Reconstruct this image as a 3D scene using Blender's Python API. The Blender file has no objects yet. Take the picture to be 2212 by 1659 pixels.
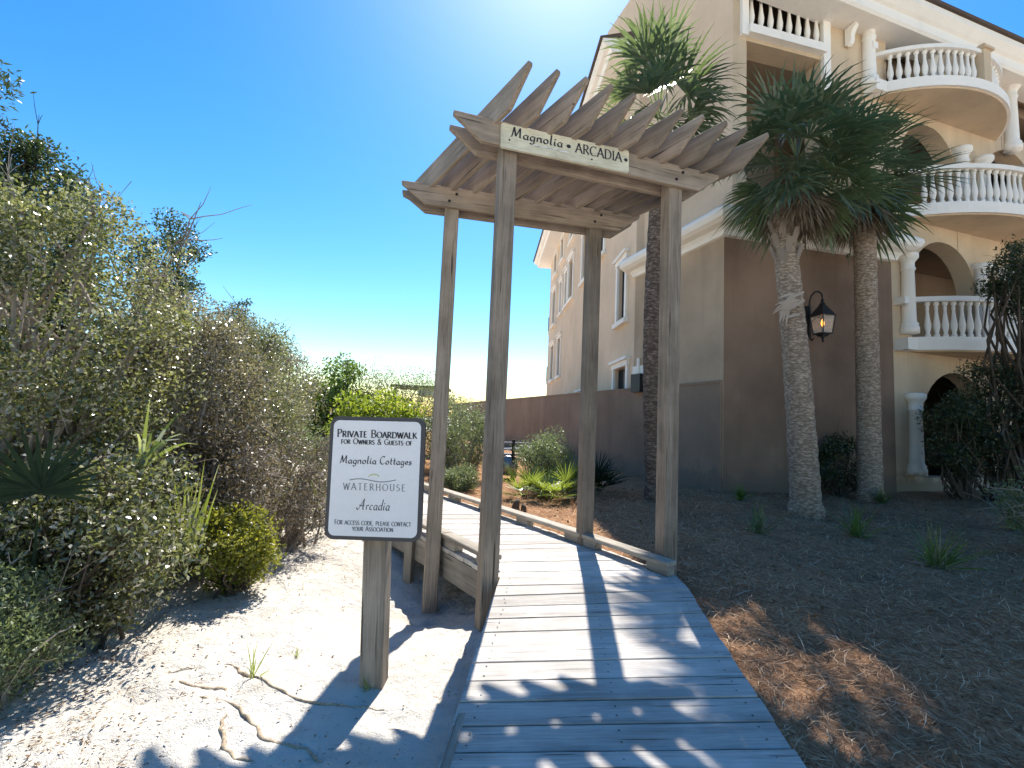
import bpy, math, random
import numpy as np
from math import sin, cos, tan, pi, radians, atan2, hypot
from mathutils import Vector, Matrix
from mathutils.geometry import tessellate_polygon

SC = bpy.context.scene
COL = SC.collection
# ------------------------------------------------------------------ camera, sky, sun, exposure
PITCH, ROLL, FPX, EYE = radians(4.6), radians(2.5), 960.0, 1.55
cd = bpy.data.cameras.new("camera"); cam = bpy.data.objects.new("camera", cd); COL.objects.link(cam)
cd.sensor_width = 36.0; cd.lens = 36.0 * FPX / 2212.0; cd.clip_start = 0.05; cd.clip_end = 3000
CM = Matrix.Translation((0, 0, EYE)) @ Matrix.Rotation(pi / 2 + PITCH, 4, 'X') @ Matrix.Rotation(ROLL, 4, 'Z')
cam.matrix_world = CM
SC.camera = cam
SUN_EL, SUN_AZ = radians(56), radians(5.7)            # azimuth from +Y towards +X
world = bpy.data.worlds.new("World"); SC.world = world; world.use_nodes = True
wn = world.node_tree.nodes; wl = world.node_tree.links
bg = wn["Background"]; bg.inputs[1].default_value = 0.064
sky = wn.new("ShaderNodeTexSky"); sky.sky_type = 'NISHITA'; sky.sun_disc = False
sky.sun_elevation = SUN_EL; sky.sun_rotation = SUN_AZ
sky.air_density = 1.35; sky.dust_density = 0.4; sky.ozone_density = 2.2; sky.altitude = 0
hs = wn.new("ShaderNodeHueSaturation"); hs.inputs["Saturation"].default_value = 1.43
hs.inputs["Hue"].default_value = 0.497
wl.new(sky.outputs[0], hs.inputs["Color"]); gm = wn.new("ShaderNodeGamma"); gm.inputs[1].default_value = 1.25
wl.new(hs.outputs[0], gm.inputs[0]); wl.new(gm.outputs[0], bg.inputs[0])
sl = bpy.data.lights.new("sun", 'SUN'); sl.energy = 4.6; sl.angle = radians(0.55); sl.color = (1.0, 0.95, 0.87)
sun = bpy.data.objects.new("sun", sl); COL.objects.link(sun)
SV = Vector((cos(SUN_EL) * sin(SUN_AZ), cos(SUN_EL) * cos(SUN_AZ), sin(SUN_EL)))
sun.rotation_mode = 'QUATERNION'; sun.rotation_quaternion = SV.to_track_quat('Z', 'Y')
SC.view_settings.view_transform = 'Standard'; SC.view_settings.look = 'None'
SC.view_settings.exposure = 1.05; SC.view_settings.gamma = 1.0
SC.view_settings.use_curve_mapping = False

# ------------------------------------------------------------------ measuring helpers (photo of 2212 x 1659)
R3 = CM.to_3x3(); CP = Vector((0, 0, EYE))
def ray(x, y): return R3 @ Vector(((x - 1106) / FPX, -(y - 829.5) / FPX, -1))
def onz(x, y, z):
    d = ray(x, y); return CP + d * ((z - EYE) / d.z)
def atY(x, y, Y):
    d = ray(x, y); return CP + d * (Y / d.y)
def onpl(x, y, P, n):
    d = ray(x, y); return CP + d * ((Vector(P) - CP).dot(n) / d.dot(n))

# ------------------------------------------------------------------ mesh helpers
class MB:
    def __init__(s): s.v = []; s.f = []; s.uv = None
    def add(s, vs, fs):
        b = len(s.v); s.v += [tuple(v) for v in vs]; s.f += [tuple(i + b for i in f) for f in fs]
    def box(s, x0, x1, y0, y1, z0, z1, M=None):
        vs = [Vector((x, y, z)) for z in (z0, z1) for y in (y0, y1) for x in (x0, x1)]
        if M: vs = [M @ v for v in vs]
        s.add(vs, [(0, 2, 3, 1), (4, 5, 7, 6), (0, 1, 5, 4), (2, 6, 7, 3), (0, 4, 6, 2), (1, 3, 7, 5)])
    def prism(s, poly, M, t0, t1):
        """poly in local XZ, extruded along local Y from t0 to t1"""
        n = len(poly)
        vs = [M @ Vector((p[0], t0, p[1])) for p in poly] + [M @ Vector((p[0], t1, p[1])) for p in poly]
        s.add(vs, [tuple(range(n)), tuple(range(2 * n - 1, n - 1, -1))] + [(i, i + n, (i + 1) % n + n, (i + 1) % n) for i in range(n)])
    def vprism(s, poly, z0, z1):
        n = len(poly)
        vs = [(p[0], p[1], z0) for p in poly] + [(p[0], p[1], z1) for p in poly]
        s.add(vs, [tuple(range(n - 1, -1, -1)), tuple(range(n, 2 * n))] + [(i, (i + 1) % n, (i + 1) % n + n, i + n) for i in range(n)])
    def tube(s, pts, rad, n=8, cap=True):
        pts = [Vector(p) for p in pts]; k = len(pts); b = len(s.v)
        up = Vector((0.31, 0.2, 0.93)); prev = None
        for i, p in enumerate(pts):
            t = (pts[min(i + 1, k - 1)] - pts[max(i - 1, 0)]).normalized()
            a = t.cross(up if prev is None else prev)
            if a.length < 1e-4: a = t.cross(Vector((1, 0, 0)))
            a.normalize(); c = a.cross(t).normalized(); prev = c
            prev = c if abs(c.dot(t)) < .9 else up
            r = rad[i] if hasattr(rad, '__len__') else rad
            for j in range(n):
                q = 2 * pi * j / n
                s.v.append(tuple(p + a * (r * cos(q)) + c * (r * sin(q))))
            up = c.cross(a) if False else up
            prev = None
        for i in range(k - 1):
            for j in range(n):
                s.f.append((b + i * n + j, b + i * n + (j + 1) % n, b + (i + 1) * n + (j + 1) % n, b + (i + 1) * n + j))
        if cap:
            s.f.append(tuple(b + j for j in range(n - 1, -1, -1))); s.f.append(tuple(b + (k - 1) * n + j for j in range(n)))
    def lathe(s, prof, n=12, M=None):
        b = len(s.v); M = M or Matrix.Identity(4)
        for r, z in prof:
            for j in range(n):
                s.v.append(tuple(M @ Vector((r * cos(2 * pi * j / n), r * sin(2 * pi * j / n), z))))
        for i in range(len(prof) - 1):
            for j in range(n):
                s.f.append((b + i * n + j, b + i * n + (j + 1) % n, b + (i + 1) * n + (j + 1) % n, b + (i + 1) * n + j))
        s.f.append(tuple(b + j for j in range(n - 1, -1, -1))); s.f.append(tuple(b + (len(prof) - 1) * n + j for j in range(n)))
    def sweep(s, path, prof, closed=False):
        """path: plan points; prof: (out, z) points; out is to the right of the walking direction"""
        b = len(s.v); k = len(path); m = len(prof)
        for i, p in enumerate(path):
            p = Vector(p[:2])
            d0 = (p - Vector(path[i - 1][:2])).normalized() if i > 0 else None
            d1 = (Vector(path[i + 1][:2]) - p).normalized() if i < k - 1 else None
            d0 = d0 or d1; d1 = d1 or d0
            n0 = Vector((d0.y, -d0.x)); n1 = Vector((d1.y, -d1.x)); mm = (n0 + n1)
            mm = mm / max(mm.length_squared / 2, .2)
            for o, z in prof: s.v.append((p.x + mm.x * o, p.y + mm.y * o, z))
        for i in range(k - 1):
            for j in range(m):
                s.f.append((b + i * m + j, b + i * m + (j + 1) % m, b + (i + 1) * m + (j + 1) % m, b + (i + 1) * m + j))
        s.f.append(tuple(b + j for j in range(m - 1, -1, -1))); s.f.append(tuple(b + (k - 1) * m + j for j in range(m)))
    def holes(s, outer, holes, M, t0, t1):
        """a wall in local XZ with holes, from local Y t0 (front) to t1 (back)"""
        rings = [outer] + holes
        tri = tessellate_polygon([[Vector((p[0], p[1], 0)) for p in r] for r in rings])
        flat = [p for r in rings for p in r]; n = len(flat)
        vs = [M @ Vector((p[0], t0, p[1])) for p in flat] + [M @ Vector((p[0], t1, p[1])) for p in flat]
        fs = [tuple(t) for t in tri] + [tuple(i + n for i in reversed(t)) for t in tri]
        o = 0
        for r in rings:
            m = len(r)
            fs += [(o + i, o + (i + 1) % m, o + (i + 1) % m + n, o + i + n) for i in range(m)]
            o += m
        s.add(vs, fs)
    def build(s, name, mat, parent=None, smooth=False, recalc=True):
        me = bpy.data.meshes.new(name); me.from_pydata(s.v, [], s.f)
        if s.uv is not None:
            ul = me.uv_layers.new(name="uv")
            vi = np.zeros(len(me.loops), dtype=np.int32); me.loops.foreach_get("vertex_index", vi)
            ul.data.foreach_set("uv", np.array(s.uv, dtype=np.float32)[vi].ravel())
        if recalc:
            import bmesh
            bm = bmesh.new(); bm.from_mesh(me); bmesh.ops.recalc_face_normals(bm, faces=bm.faces); bm.to_mesh(me); bm.free()
        me.update()
        if smooth: me.polygons.foreach_set("use_smooth", [True] * len(me.polygons))
        return link(name, me, mat, parent)
def link(name, me, mat, parent=None):
    o = bpy.data.objects.new(name, me); COL.objects.link(o)
    if mat: me.materials.append(mat)
    if parent:
        o.parent = parent; o.matrix_parent_inverse = parent_inv(parent)
    return o
def wmat(o):
    return wmat(o.parent) @ o.matrix_parent_inverse @ o.matrix_basis if o.parent else o.matrix_basis.copy()
def parent_inv(p): return wmat(p).inverted()
def fast_mesh(name, V, nper, mat, parent=None):
    """V: (n*nper,3) array, faces of nper corners that share nothing"""
    V = np.asarray(V, dtype=np.float32); nv = len(V); nf = nv // nper
    me = bpy.data.meshes.new(name)
    me.vertices.add(nv); me.vertices.foreach_set("co", V.ravel())
    me.loops.add(nv); me.loops.foreach_set("vertex_index", np.arange(nv, dtype=np.int32))
    me.polygons.add(nf); me.polygons.foreach_set("loop_start", np.arange(0, nv, nper, dtype=np.int32))
    me.update(calc_edges=True); me.validate()
    return link(name, me, mat, parent)
def tag(o, label=None, cat=None, group=None, kind=None):
    for k, v in (("label", label), ("category", cat), ("group", group), ("kind", kind)):
        if v: o[k] = v
    return o
def thing(name, label, cat, loc=(0, 0, 0), group=None):
    o = bpy.data.objects.new(name, None); COL.objects.link(o); o.location = loc; o.empty_display_size = .2
    return tag(o, label, cat, group)
def frame(o, ux, uz=Vector((0, 0, 1))):
    """local X along ux, Z near uz, Y inward"""
    ux = Vector(ux).normalized(); uy = Vector(uz).cross(ux).normalized(); uz = ux.cross(uy)
    M = Matrix((ux, uy, uz)).transposed().to_4x4(); M.translation = Vector(o); return M

# ------------------------------------------------------------------ materials
class NT:
    def __init__(s, name):
        s.m = bpy.data.materials.new(name); s.m.use_nodes = True; s.t = s.m.node_tree
        s.b = s.t.nodes["Principled BSDF"]; s.out = s.t.nodes["Material Output"]
    def n(s, typ, **kw):
        k = s.t.nodes.new(typ)
        for a, v in kw.items():
            if a.startswith("i_"):
                key = a[2:]; key = int(key) if key.isdigit() else key.replace("_", " ")
                k.inputs[key].default_value = v
            else: setattr(k, a, v)
        return k
    def l(s, a, b): s.t.links.new(a, b)
    def ramp(s, fac, stops):
        r = s.n("ShaderNodeValToRGB"); e = r.color_ramp.elements
        e[0].position, e[0].color = stops[0][0], (*stops[0][1], 1); e[1].position, e[1].color = stops[-1][0], (*stops[-1][1], 1)
        for p, c in stops[1:-1]:
            x = e.new(p); x.color = (*c, 1)
        s.l(fac, r.inputs[0]); return r.outputs[0]
    def coord(s, which="Object", scale=(1, 1, 1)):
        c = s.n("ShaderNodeTexCoord"); mp = s.n("ShaderNodeMapping"); mp.inputs["Scale"].default_value = scale
        s.l(c.outputs[which], mp.inputs[0]); return mp.outputs[0]
    def noise(s, vec, scale, detail=4, rough=.55):
        x = s.n("ShaderNodeTexNoise"); x.inputs["Scale"].default_value = scale; x.inputs["Detail"].default_value = detail; x.inputs["Roughness"].default_value = rough
        if vec: s.l(vec, x.inputs["Vector"])
        return x.outputs["Fac"]
    def mix(s, fac, a, b, typ='MIX'):
        m = s.n("ShaderNodeMix", data_type='RGBA', blend_type=typ)
        for inp, v in ((m.inputs["Factor"], fac), (m.inputs[6], a), (m.inputs[7], b)):
            if isinstance(v, (int, float)): inp.default_value = v
            elif isinstance(v, tuple): inp.default_value = (*v, 1)
            else: s.l(v, inp)
        return m.outputs[2]
    def bump(s, h, strength=.3, dist=.01):
        b = s.n("ShaderNodeBump"); b.inputs["Strength"].default_value = strength; b.inputs["Distance"].default_value = dist
        s.l(h, b.inputs["Height"]); s.l(b.outputs[0], s.b.inputs["Normal"]); return b
    def rand(s): return s.n("ShaderNodeNewGeometry").outputs["Random Per Island"]
    def orand(s): return s.n("ShaderNodeObjectInfo").outputs["Random"]
    def base(s, c, rough=.8, spec=.3):
        if isinstance(c, tuple): s.b.inputs["Base Color"].default_value = (*c, 1)
        else: s.l(c, s.b.inputs["Base Color"])
        s.b.inputs["Roughness"].default_value = rough; s.b.inputs["Specular IOR Level"].default_value = spec
        return s
def plain(name, c, rough=.6, spec=.4, metal=0):
    k = NT(name).base(c, rough, spec); k.b.inputs["Metallic"].default_value = metal; return k.m
def stucco(name, c, var=.12, streak=.5):
    k = NT(name); co = k.coord("Object")
    big = k.noise(co, .7, 5); fine = k.noise(co, 60, 3)
    st = k.noise(k.coord("Object", (1.6, 1.6, .12)), 1.5, 5, .65)
    dk = tuple(v * (1 - var) for v in c); lt = tuple(min(1, v * (1 + var)) for v in c)
    col = k.ramp(big, [(.3, dk), (.7, lt)])
    col = k.mix(k.ramp(st, [(.5, (0, 0, 0)), (.8, (streak,) * 3)]), col, tuple(v * .72 for v in c))
    sp = k.n("ShaderNodeSeparateXYZ"); gp = k.n("ShaderNodeNewGeometry"); k.l(gp.outputs["Position"], sp.inputs[0])
    bn = k.noise(co, 3.5, 6, .7); sm = k.n("ShaderNodeMath", operation='MULTIPLY_ADD'); sm.inputs[1].default_value = -1.1; k.l(bn, sm.inputs[0]); k.l(sp.outputs["Z"], sm.inputs[2])
    col = k.mix(k.ramp(sm.outputs[0], [(.0, (.55, .55, .55)), (.22, (0, 0, 0))]), col, (.16, .125, .10))
    k.base(col, .92, .15)
    tr = k.noise(co, 9, 5, .6); ad = k.n("ShaderNodeMath", operation='MULTIPLY_ADD'); ad.inputs[1].default_value = .25; k.l(fine, ad.inputs[0]); k.l(tr, ad.inputs[2])
    k.bump(ad.outputs[0], .5, .018); return k.m
def wood(name, c1, c2, uv=False, objvar=True):
    k = NT(name)
    src = "UV" if uv else "Object"
    co = k.coord(src, (1.2, 30, 30) if not uv else (1.2, 30, 1)); co2 = k.coord(src, (.5, 7, 7) if not uv else (.5, 7, 1)); co3 = k.coord(src, (1, 1, 1))
    rnd = k.rand() if uv else k.orand()
    if not uv:
        def off(v):
            a = k.n("ShaderNodeVectorMath", operation='ADD'); k.l(v, a.inputs[0])
            m = k.n("ShaderNodeMath", operation='MULTIPLY'); m.inputs[1].default_value = 37.0; k.l(rnd, m.inputs[0]); k.l(m.outputs[0], a.inputs[1]); return a.outputs[0]
        co, co2 = off(co), off(co2)
    g = k.noise(co, 3.0, 6, .6); w = k.noise(co2, 2.0, 4, .6); bl = k.noise(co3, 2.2, 4, .6)
    col = k.ramp(g, [(.3, c1), (.72, c2)])
    col = k.mix(k.ramp(w, [(.42, (0, 0, 0)), (.66, (.6, .6, .6))]), col, tuple(v * .62 for v in c1))
    col = k.mix(k.ramp(bl, [(.45, (0, 0, 0)), (.75, (.5, .5, .5))]), col, tuple(min(1, v * 1.25) for v in c2))
    hv = k.n("ShaderNodeHueSaturation"); k.l(col, hv.inputs["Color"])
    mr = k.n("ShaderNodeMapRange"); mr.inputs[3].default_value = .70; mr.inputs[4].default_value = 1.16; k.l(rnd, mr.inputs[0]); k.l(mr.outputs[0], hv.inputs["Value"])
    cr = k.noise(co, 1.3, 3, .5)
    crk = k.ramp(cr, [(.28, (.25, .25, .25)), (.36, (1, 1, 1))])
    col = k.mix(1.0, hv.outputs[0], crk, 'MULTIPLY')
    k.base(col, .82, .25); k.bump(g, .5, .006); return k.m
def leafm(name, stops, trans=.35, tcol=(.3, .4, .05), rough=.38, spec=.5):
    k = NT(name); col = k.ramp(k.rand(), stops); k.base(col, rough, spec)
    tr = k.n("ShaderNodeBsdfTranslucent"); mx = k.n("ShaderNodeMixShader"); mx.inputs[0].default_value = trans
    k.l(k.mix(.6, col, tcol), tr.inputs[0]); k.l(k.b.outputs[0], mx.inputs[1]); k.l(tr.outputs[0], mx.inputs[2]); k.l(mx.outputs[0], k.out.inputs[0])
    return k.m
M = {}
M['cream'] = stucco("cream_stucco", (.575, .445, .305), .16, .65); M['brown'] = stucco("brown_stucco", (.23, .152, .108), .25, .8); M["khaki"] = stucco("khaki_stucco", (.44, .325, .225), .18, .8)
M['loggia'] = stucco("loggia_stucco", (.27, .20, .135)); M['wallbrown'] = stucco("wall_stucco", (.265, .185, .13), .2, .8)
M['side'] = stucco("side_stucco", (.64, .48, .335), .12, .3)
M['trim'] = stucco("white_trim", (.84, .79, .71), .04, .3)
M['slabunder'] = M['cream']
M['post'] = wood("weathered_post_wood", (.19, .15, .11), (.37, .30, .235))
M['deck'] = wood("deck_board_wood", (.42, .375, .325), (.68, .63, .565), uv=True)
M['curb'] = wood("curb_wood", (.27, .23, .18), (.46, .41, .34))
M['dark_metal'] = plain("dark_bronze_metal", (.02, .02, .022), .45, .5, .3)
M['black'] = plain("black_metal", (.012, .012, .013), .5)
M['greymetal'] = plain("grey_metal", (.30, .30, .31), .35, .5, .7)
M['glass'] = plain("window_glass", (.38, .42, .46), .03, 1.0, .9)
M['sashdark'] = plain("dark_window_sash", (.03, .03, .035), .5)
M['ink'] = plain("black_sign_ink", (.02, .02, .025), .6); M['inkgrey'] = plain("grey_sign_ink", (.13, .14, .16), .6)
M['inkgreen'] = plain("green_sign_ink", (.45, .50, .12), .6)
M['signedge'] = plain("dark_grey_sign_frame", (.055, .052, .055), .55)
M['roof'] = stucco("roof_tile", (.10, .075, .06))
def m_signface():
    k = NT("sign_face_board"); co = k.coord("Object"); n1 = k.noise(co, 160, 3, .7); n2 = k.noise(co, 4, 3)
    col = k.mix(k.ramp(n1, [(.35, (0, 0, 0)), (.8, (.5, .5, .5))]), (.80, .78, .78), (.62, .60, .60))
    k.base(k.mix(k.ramp(n2, [(.4, (0, 0, 0)), (.7, (.3, .3, .3))]), col, (.70, .66, .60)), .55, .4); return k.m
M['signface'] = m_signface()
def m_nameboard():
    k = NT("worn_painted_board"); g = k.noise(k.coord("Object", (2, 30, 30)), 3, 5, .65); b = k.noise(k.coord("Object"), 4, 5, .6)
    col = k.ramp(b, [(.35, (.72, .68, .52)), (.65, (.55, .51, .38))])
    k.base(k.mix(k.ramp(g, [(.5, (0, 0, 0)), (.75, (.8, .8, .8))]), col, (.30, .27, .20)), .8, .2); k.bump(g, .3, .004); return k.m
M['nameboard'] = m_nameboard()
def m_sand():
    k = NT("white_sand"); co = k.coord("Object")
    big = k.noise(co, 1.1, 5, .6); mid = k.noise(co, 9, 6, .65); fine = k.noise(co, 120, 3, .7)
    col = k.ramp(big, [(.3, (.60, .54, .455)), (.7, (.74, .685, .60))])
    sp = k.noise(co, 38, 2, .5)
    col = k.mix(k.ramp(sp, [(.66, (0, 0, 0)), (.74, (.75, .75, .75))]), col, (.22, .17, .11))
    pat = k.noise(co, 3.2, 5, .7)
    col = k.mix(k.ramp(pat, [(.54, (0, 0, 0)), (.74, (.5, .5, .5))]), col, (.38, .33, .24))
    k.base(col, .95, .1)
    a = k.n("ShaderNodeMath", operation='MULTIPLY_ADD'); a.inputs[1].default_value = .22; k.l(fine, a.inputs[0]); k.l(mid, a.inputs[2])
    k.bump(a.outputs[0], 1.0, .06); return k.m
M['sand'] = m_sand()
def m_straw():
    k = NT("pine_straw_litter"); co = k.coord("Object")
    a = k.n("ShaderNodeTexNoise"); a.inputs["Scale"].default_value = 14; a.inputs["Detail"].default_value = 8; a.inputs["Distortion"].default_value = 2.5; a.inputs["Roughness"].default_value = .7
    k.l(co, a.inputs["Vector"]); b = k.noise(co, 1.6, 5, .6)
    col = k.ramp(a.outputs["Fac"], [(.28, (.12, .055, .03)), (.5, (.39, .215, .118)), (.72, (.68, .455, .275))])
    col = k.mix(k.ramp(b, [(.4, (0, 0, 0)), (.7, (.5, .5, .5))]), col, (.10, .075, .055))
    k.base(col, .95, .0); k.bump(a.outputs["Fac"], .9, .04); return k.m
M['straw'] = m_straw()
M['needle'] = leafm("pine_needle", [(0, (.16, .08, .045)), (.5, (.43, .25, .14)), (.9, (.66, .45, .27)), (1, (.80, .63, .44))], .15, (.5, .25, .1), .8, .03)
M['litter'] = leafm("dead_leaf", [(0, (.05, .03, .018)), (.6, (.16, .10, .05)), (1, (.32, .22, .12))], .1, (.4, .25, .1), .7, .3)
M['twig'] = plain("grey_twig_bark", (.30, .25, .20), .8, .3)
def m_root():
    k = NT("dry_root_wood"); n = k.noise(k.coord("Object"), 60, 5, .7)
    k.base(k.ramp(n, [(.35, (.27, .20, .13)), (.65, (.52, .42, .30))]), .9, .15); k.bump(n, .8, .01); return k.m
M['twigdark'] = plain("brown_twig_bark", (.10, .075, .055), .85, .2)
M['root'] = m_root()
GY = (.045, .05, .028)
M['leaf_hedge'] = leafm("scrub_leaf", [(0, (.02, .035, .012)), (.3, (.06, .085, .022)), (.55, (.16, .18, .05)), (.74, (.25, .235, .13)), (.86, (.42, .39, .30)), (1, (.66, .62, .54))], .38, (.45, .47, .12), .23, 1.0)  # palest ramp stops paint sun glints into the leaf colour
M['leaf_grey'] = leafm("grey_scrub_leaf", [(0, (.03, .03, .02)), (.35, (.085, .08, .05)), (.65, (.20, .175, .125)), (.84, (.36, .32, .265)), (1, (.62, .57, .51))], .33, (.48, .44, .16), .27, 1.0)  # pale end of the ramp is painted glint on grey leaves
M['leaf_brown'] = leafm('brown_twiggy_leaf', [(0, (.04, .03, .02)), (.45, (.12, .09, .06)), (.8, (.28, .22, .16)), (1, (.55, .49, .42))], .2, (.4, .33, .12), .4, .6)
M['leaf_mid'] = leafm('olive_scrub_leaf', [(0, (.02, .035, .014)), (.4, (.075, .09, .035)), (.7, (.19, .185, .10)), (.85, (.34, .31, .23)), (1, (.60, .56, .48))], .33, (.42, .46, .10), .25, 1.0)  # glints put in as near-white leaves at the ramp's end
M['leaf_yellow'] = leafm("yellow_green_leaf", [(0, (.06, .085, .015)), (.5, (.16, .18, .03)), (1, (.28, .27, .05))], .40, (.55, .55, .05), .35, .6)
M['leaf_dark'] = leafm("dark_evergreen_leaf", [(0, (.015, .025, .014)), (.6, (.035, .055, .025)), (1, (.08, .10, .045))], .2, (.2, .3, .05), .42, .5)
M['leaf_green'] = leafm("green_leaf", [(0, (.02, .05, .012)), (.5, (.045, .095, .02)), (1, (.10, .17, .04))], .4, (.35, .5, .05), .35, .6)
M['leaf_bright'] = leafm("bright_green_leaf", [(0, (.05, .09, .012)), (.5, (.12, .19, .02)), (1, (.22, .30, .05))], .45, (.55, .65, .05), .35, .6)
M['leaf_silver'] = leafm("silver_green_leaf", [(0, (.045, .06, .03)), (.5, (.10, .13, .07)), (1, (.22, .25, .16))], .35, (.4, .5, .15), .4, .5)
M['frond'] = leafm("palm_frond", [(0, (.03, .05, .034)), (.6, (.07, .10, .06)), (1, (.15, .175, .11))], .3, (.34, .46, .12), .36, .6)
M['deadfrond'] = leafm("dead_palm_frond", [(0, (.13, .10, .075)), (1, (.26, .21, .155))], .2, (.4, .3, .15), .7, .2)
M['palmetto'] = leafm("palmetto_leaf", [(0, (.06, .10, .02)), (.5, (.12, .18, .04)), (1, (.24, .28, .08))], .4, (.5, .6, .06), .35, .6)
M['palmettoshade'] = leafm("shaded_palmetto_leaf", [(0, (.010, .02, .012)), (1, (.02, .034, .018))], .04, (.05, .1, .02), .8, .1)  # palmetto leaf with shade and backlighting painted into its darker colour
M['grassblade'] = leafm("green_blade", [(0, (.08, .13, .03)), (.5, (.16, .22, .05)), (.8, (.4, .38, .22)), (1, (.62, .58, .45))], .4, (.5, .6, .08), .35, .6)
def m_trunk(name, c1, c2, c3, sc):
    k = NT(name); co = k.coord("Object", (1, 1, 2.2))
    v = k.n("ShaderNodeTexVoronoi", feature='F1'); v.inputs["Scale"].default_value = sc; k.l(co, v.inputs["Vector"])
    n = k.noise(k.coord("Object", (1, 1, 3.5)), 9, 6, .7)
    col = k.ramp(n, [(.3, c1), (.52, c2), (.72, c3)])
    col = k.mix(k.ramp(v.outputs["Distance"], [(.25, (0, 0, 0)), (.7, (.7, .7, .7))]), col, c1)
    k.base(col, .9, .15); k.bump(n, .9, .03); return k.m
M['trunk'] = m_trunk("palm_bark", (.17, .12, .085), (.46, .35, .255), (.68, .55, .42), 17)
M['trunk_mottled'] = m_trunk("mottled_palm_bark", (.06, .04, .032), (.22, .165, .13), (.42, .34, .28), 14)
M['boot'] = plain("palm_boot", (.26, .21, .17), .85, .2)

# ------------------------------------------------------------------ lie of the land
def zdeck(y): 
    y = np.asarray(y, dtype=float); t = np.clip((y - 1.7) / 1.9, 0, 1); return .04 + .25 * t
DL = [(-.38, .9), (-.03, 3.66), (-.62, 4.47), (-4.0, 8.8)]
DR = [(1.28, .9), (1.47, 3.9), (.86, 4.80), (-2.35, 9.0)]
DC = [((a[0] + b[0]) / 2, (a[1] + b[1]) / 2) for a, b in zip(DL, DR)] + [(-9, 16.5), (-30, 40)]
def side_of(x, y):
    """signed distance to the deck's centre line, + on the right"""
    x = np.asarray(x, float); y = np.asarray(y, float); best = np.full(x.shape, 1e9); sg = np.zeros(x.shape)
    pts = [(.45, -60)] + DC
    for (ax, ay), (bx, by) in zip(pts, pts[1:]):
        dx, dy = bx - ax, by - ay; L2 = dx * dx + dy * dy
        t = np.clip(((x - ax) * dx + (y - ay) * dy) / L2, 0, 1)
        px, py = ax + t * dx, ay + t * dy; d = np.hypot(x - px, y - py)
        s = np.sign((x - ax) * dy - (y - ay) * dx); m = d < best - 1e-9
        best = np.where(m, d, best); sg = np.where(m, s, sg)
    return best * sg
def lump(x, y):
    return .018 * np.sin(x * 5.1 + 1.3 * np.sin(y * 3.7)) * np.cos(y * 4.3 + .8 * np.sin(x * 6.1)) + .008 * np.sin(x * 13.7 + y * 7.9) * np.sin(y * 15.1 - x * 4.2) + .02 * np.sin(x * 1.7 + .6) * np.sin(y * 1.9)
_fg = np.random.default_rng(77)
FOOT = [(_fg.uniform(-3.2, .1), _fg.uniform(1.3, 6.5), _fg.uniform(0, pi), _fg.uniform(.012, .03)) for _ in range(110)]
def z_sand(x, y):
    x = np.asarray(x, float); y = np.asarray(y, float)
    z = lump(x, y) - .32 * np.exp(-((x + .75) ** 2 / .5 + (y - 4.4) ** 2 / 1.0)) + .25 * np.clip((-x - 3.2) / 3, 0, 1)
    for fx, fy, fa, fd in FOOT:
        u = (x - fx) * cos(fa) + (y - fy) * sin(fa); v = -(x - fx) * sin(fa) + (y - fy) * cos(fa); r2 = (u / .13) ** 2 + (v / .055) ** 2
        z = z - fd * np.exp(-r2 ** 2) + fd * .5 * np.exp(-(np.sqrt(r2) - 1.5) ** 2 * 5)
    return z + np.where(y > 7, np.clip((y - 7) * .05, 0, .25), 0)
def z_straw(x, y):
    x = np.asarray(x, float); y = np.asarray(y, float)
    return zdeck(y) - .055 + .8 * lump(x * .8, y * .8) * np.clip((side_of(x, y) - .75) / .5, 0, 1) + .10 * np.clip((x - 6) / 5, 0, 1)
def z_at(x, y):
    return float(z_straw(x, y)) if float(side_of(x, y)) > 0 else float(z_sand(x, y))
def grid(xs, ys, zf, name, mat, keep=None):
    X, Y = np.meshgrid(xs, ys); Z = zf(X, Y); nx, ny = len(xs), len(ys)
    me = bpy.data.meshes.new(name)
    i, j = np.meshgrid(np.arange(nx - 1), np.arange(ny - 1)); i = i.ravel(); j = j.ravel()
    if keep is not None:
        k = keep(X, Y); ok = k[j, i] | k[j, i + 1] | k[j + 1, i] | k[j + 1, i + 1]; i, j = i[ok], j[ok]
    a = j * nx + i; q = np.stack([a, a + 1, a + nx + 1, a + nx], 1)
    used = np.unique(q); rm = np.full(nx * ny, -1); rm[used] = np.arange(len(used))
    V = np.stack([X.ravel(), Y.ravel(), Z.ravel()], 1)[used]; q = rm[q]
    me.from_pydata(V.tolist(), [], q.tolist()); me.update()
    me.polygons.foreach_set("use_smooth", [True] * len(me.polygons))
    return link(name, me, mat)
def spread(lo, hi, step, far, k=1.35):
    a = list(np.arange(lo, hi + step / 2, step)); s = step
    while a[-1] < far: s *= k; a.append(a[-1] + s)
    s = step; b = []
    x = lo
    while x > -far: s *= k; x -= s; b.append(x)
    return np.array(b[::-1] + a)
def z_ground(x, y):
    s = side_of(x, y); w = np.clip(s / .3 + .5, 0, 1)
    return z_sand(x, y) * (1 - w) + (z_straw(x, y) - .12) * w
tag(grid(spread(-4.2, 3, .045, 900), spread(.8, 7.5, .045, 900), z_ground, "sand_ground", M['sand']), kind="structure")
xs = np.concatenate([np.arange(-8, 6, .12), np.arange(6, 24, .5)]); ys = np.concatenate([np.arange(-.5, 10, .12), np.arange(10, 40, .5)])
tag(grid(xs, ys, z_straw, "pine_straw_ground", M['straw'], keep=lambda X, Y: side_of(X, Y) > .05), kind="structure")

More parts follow.
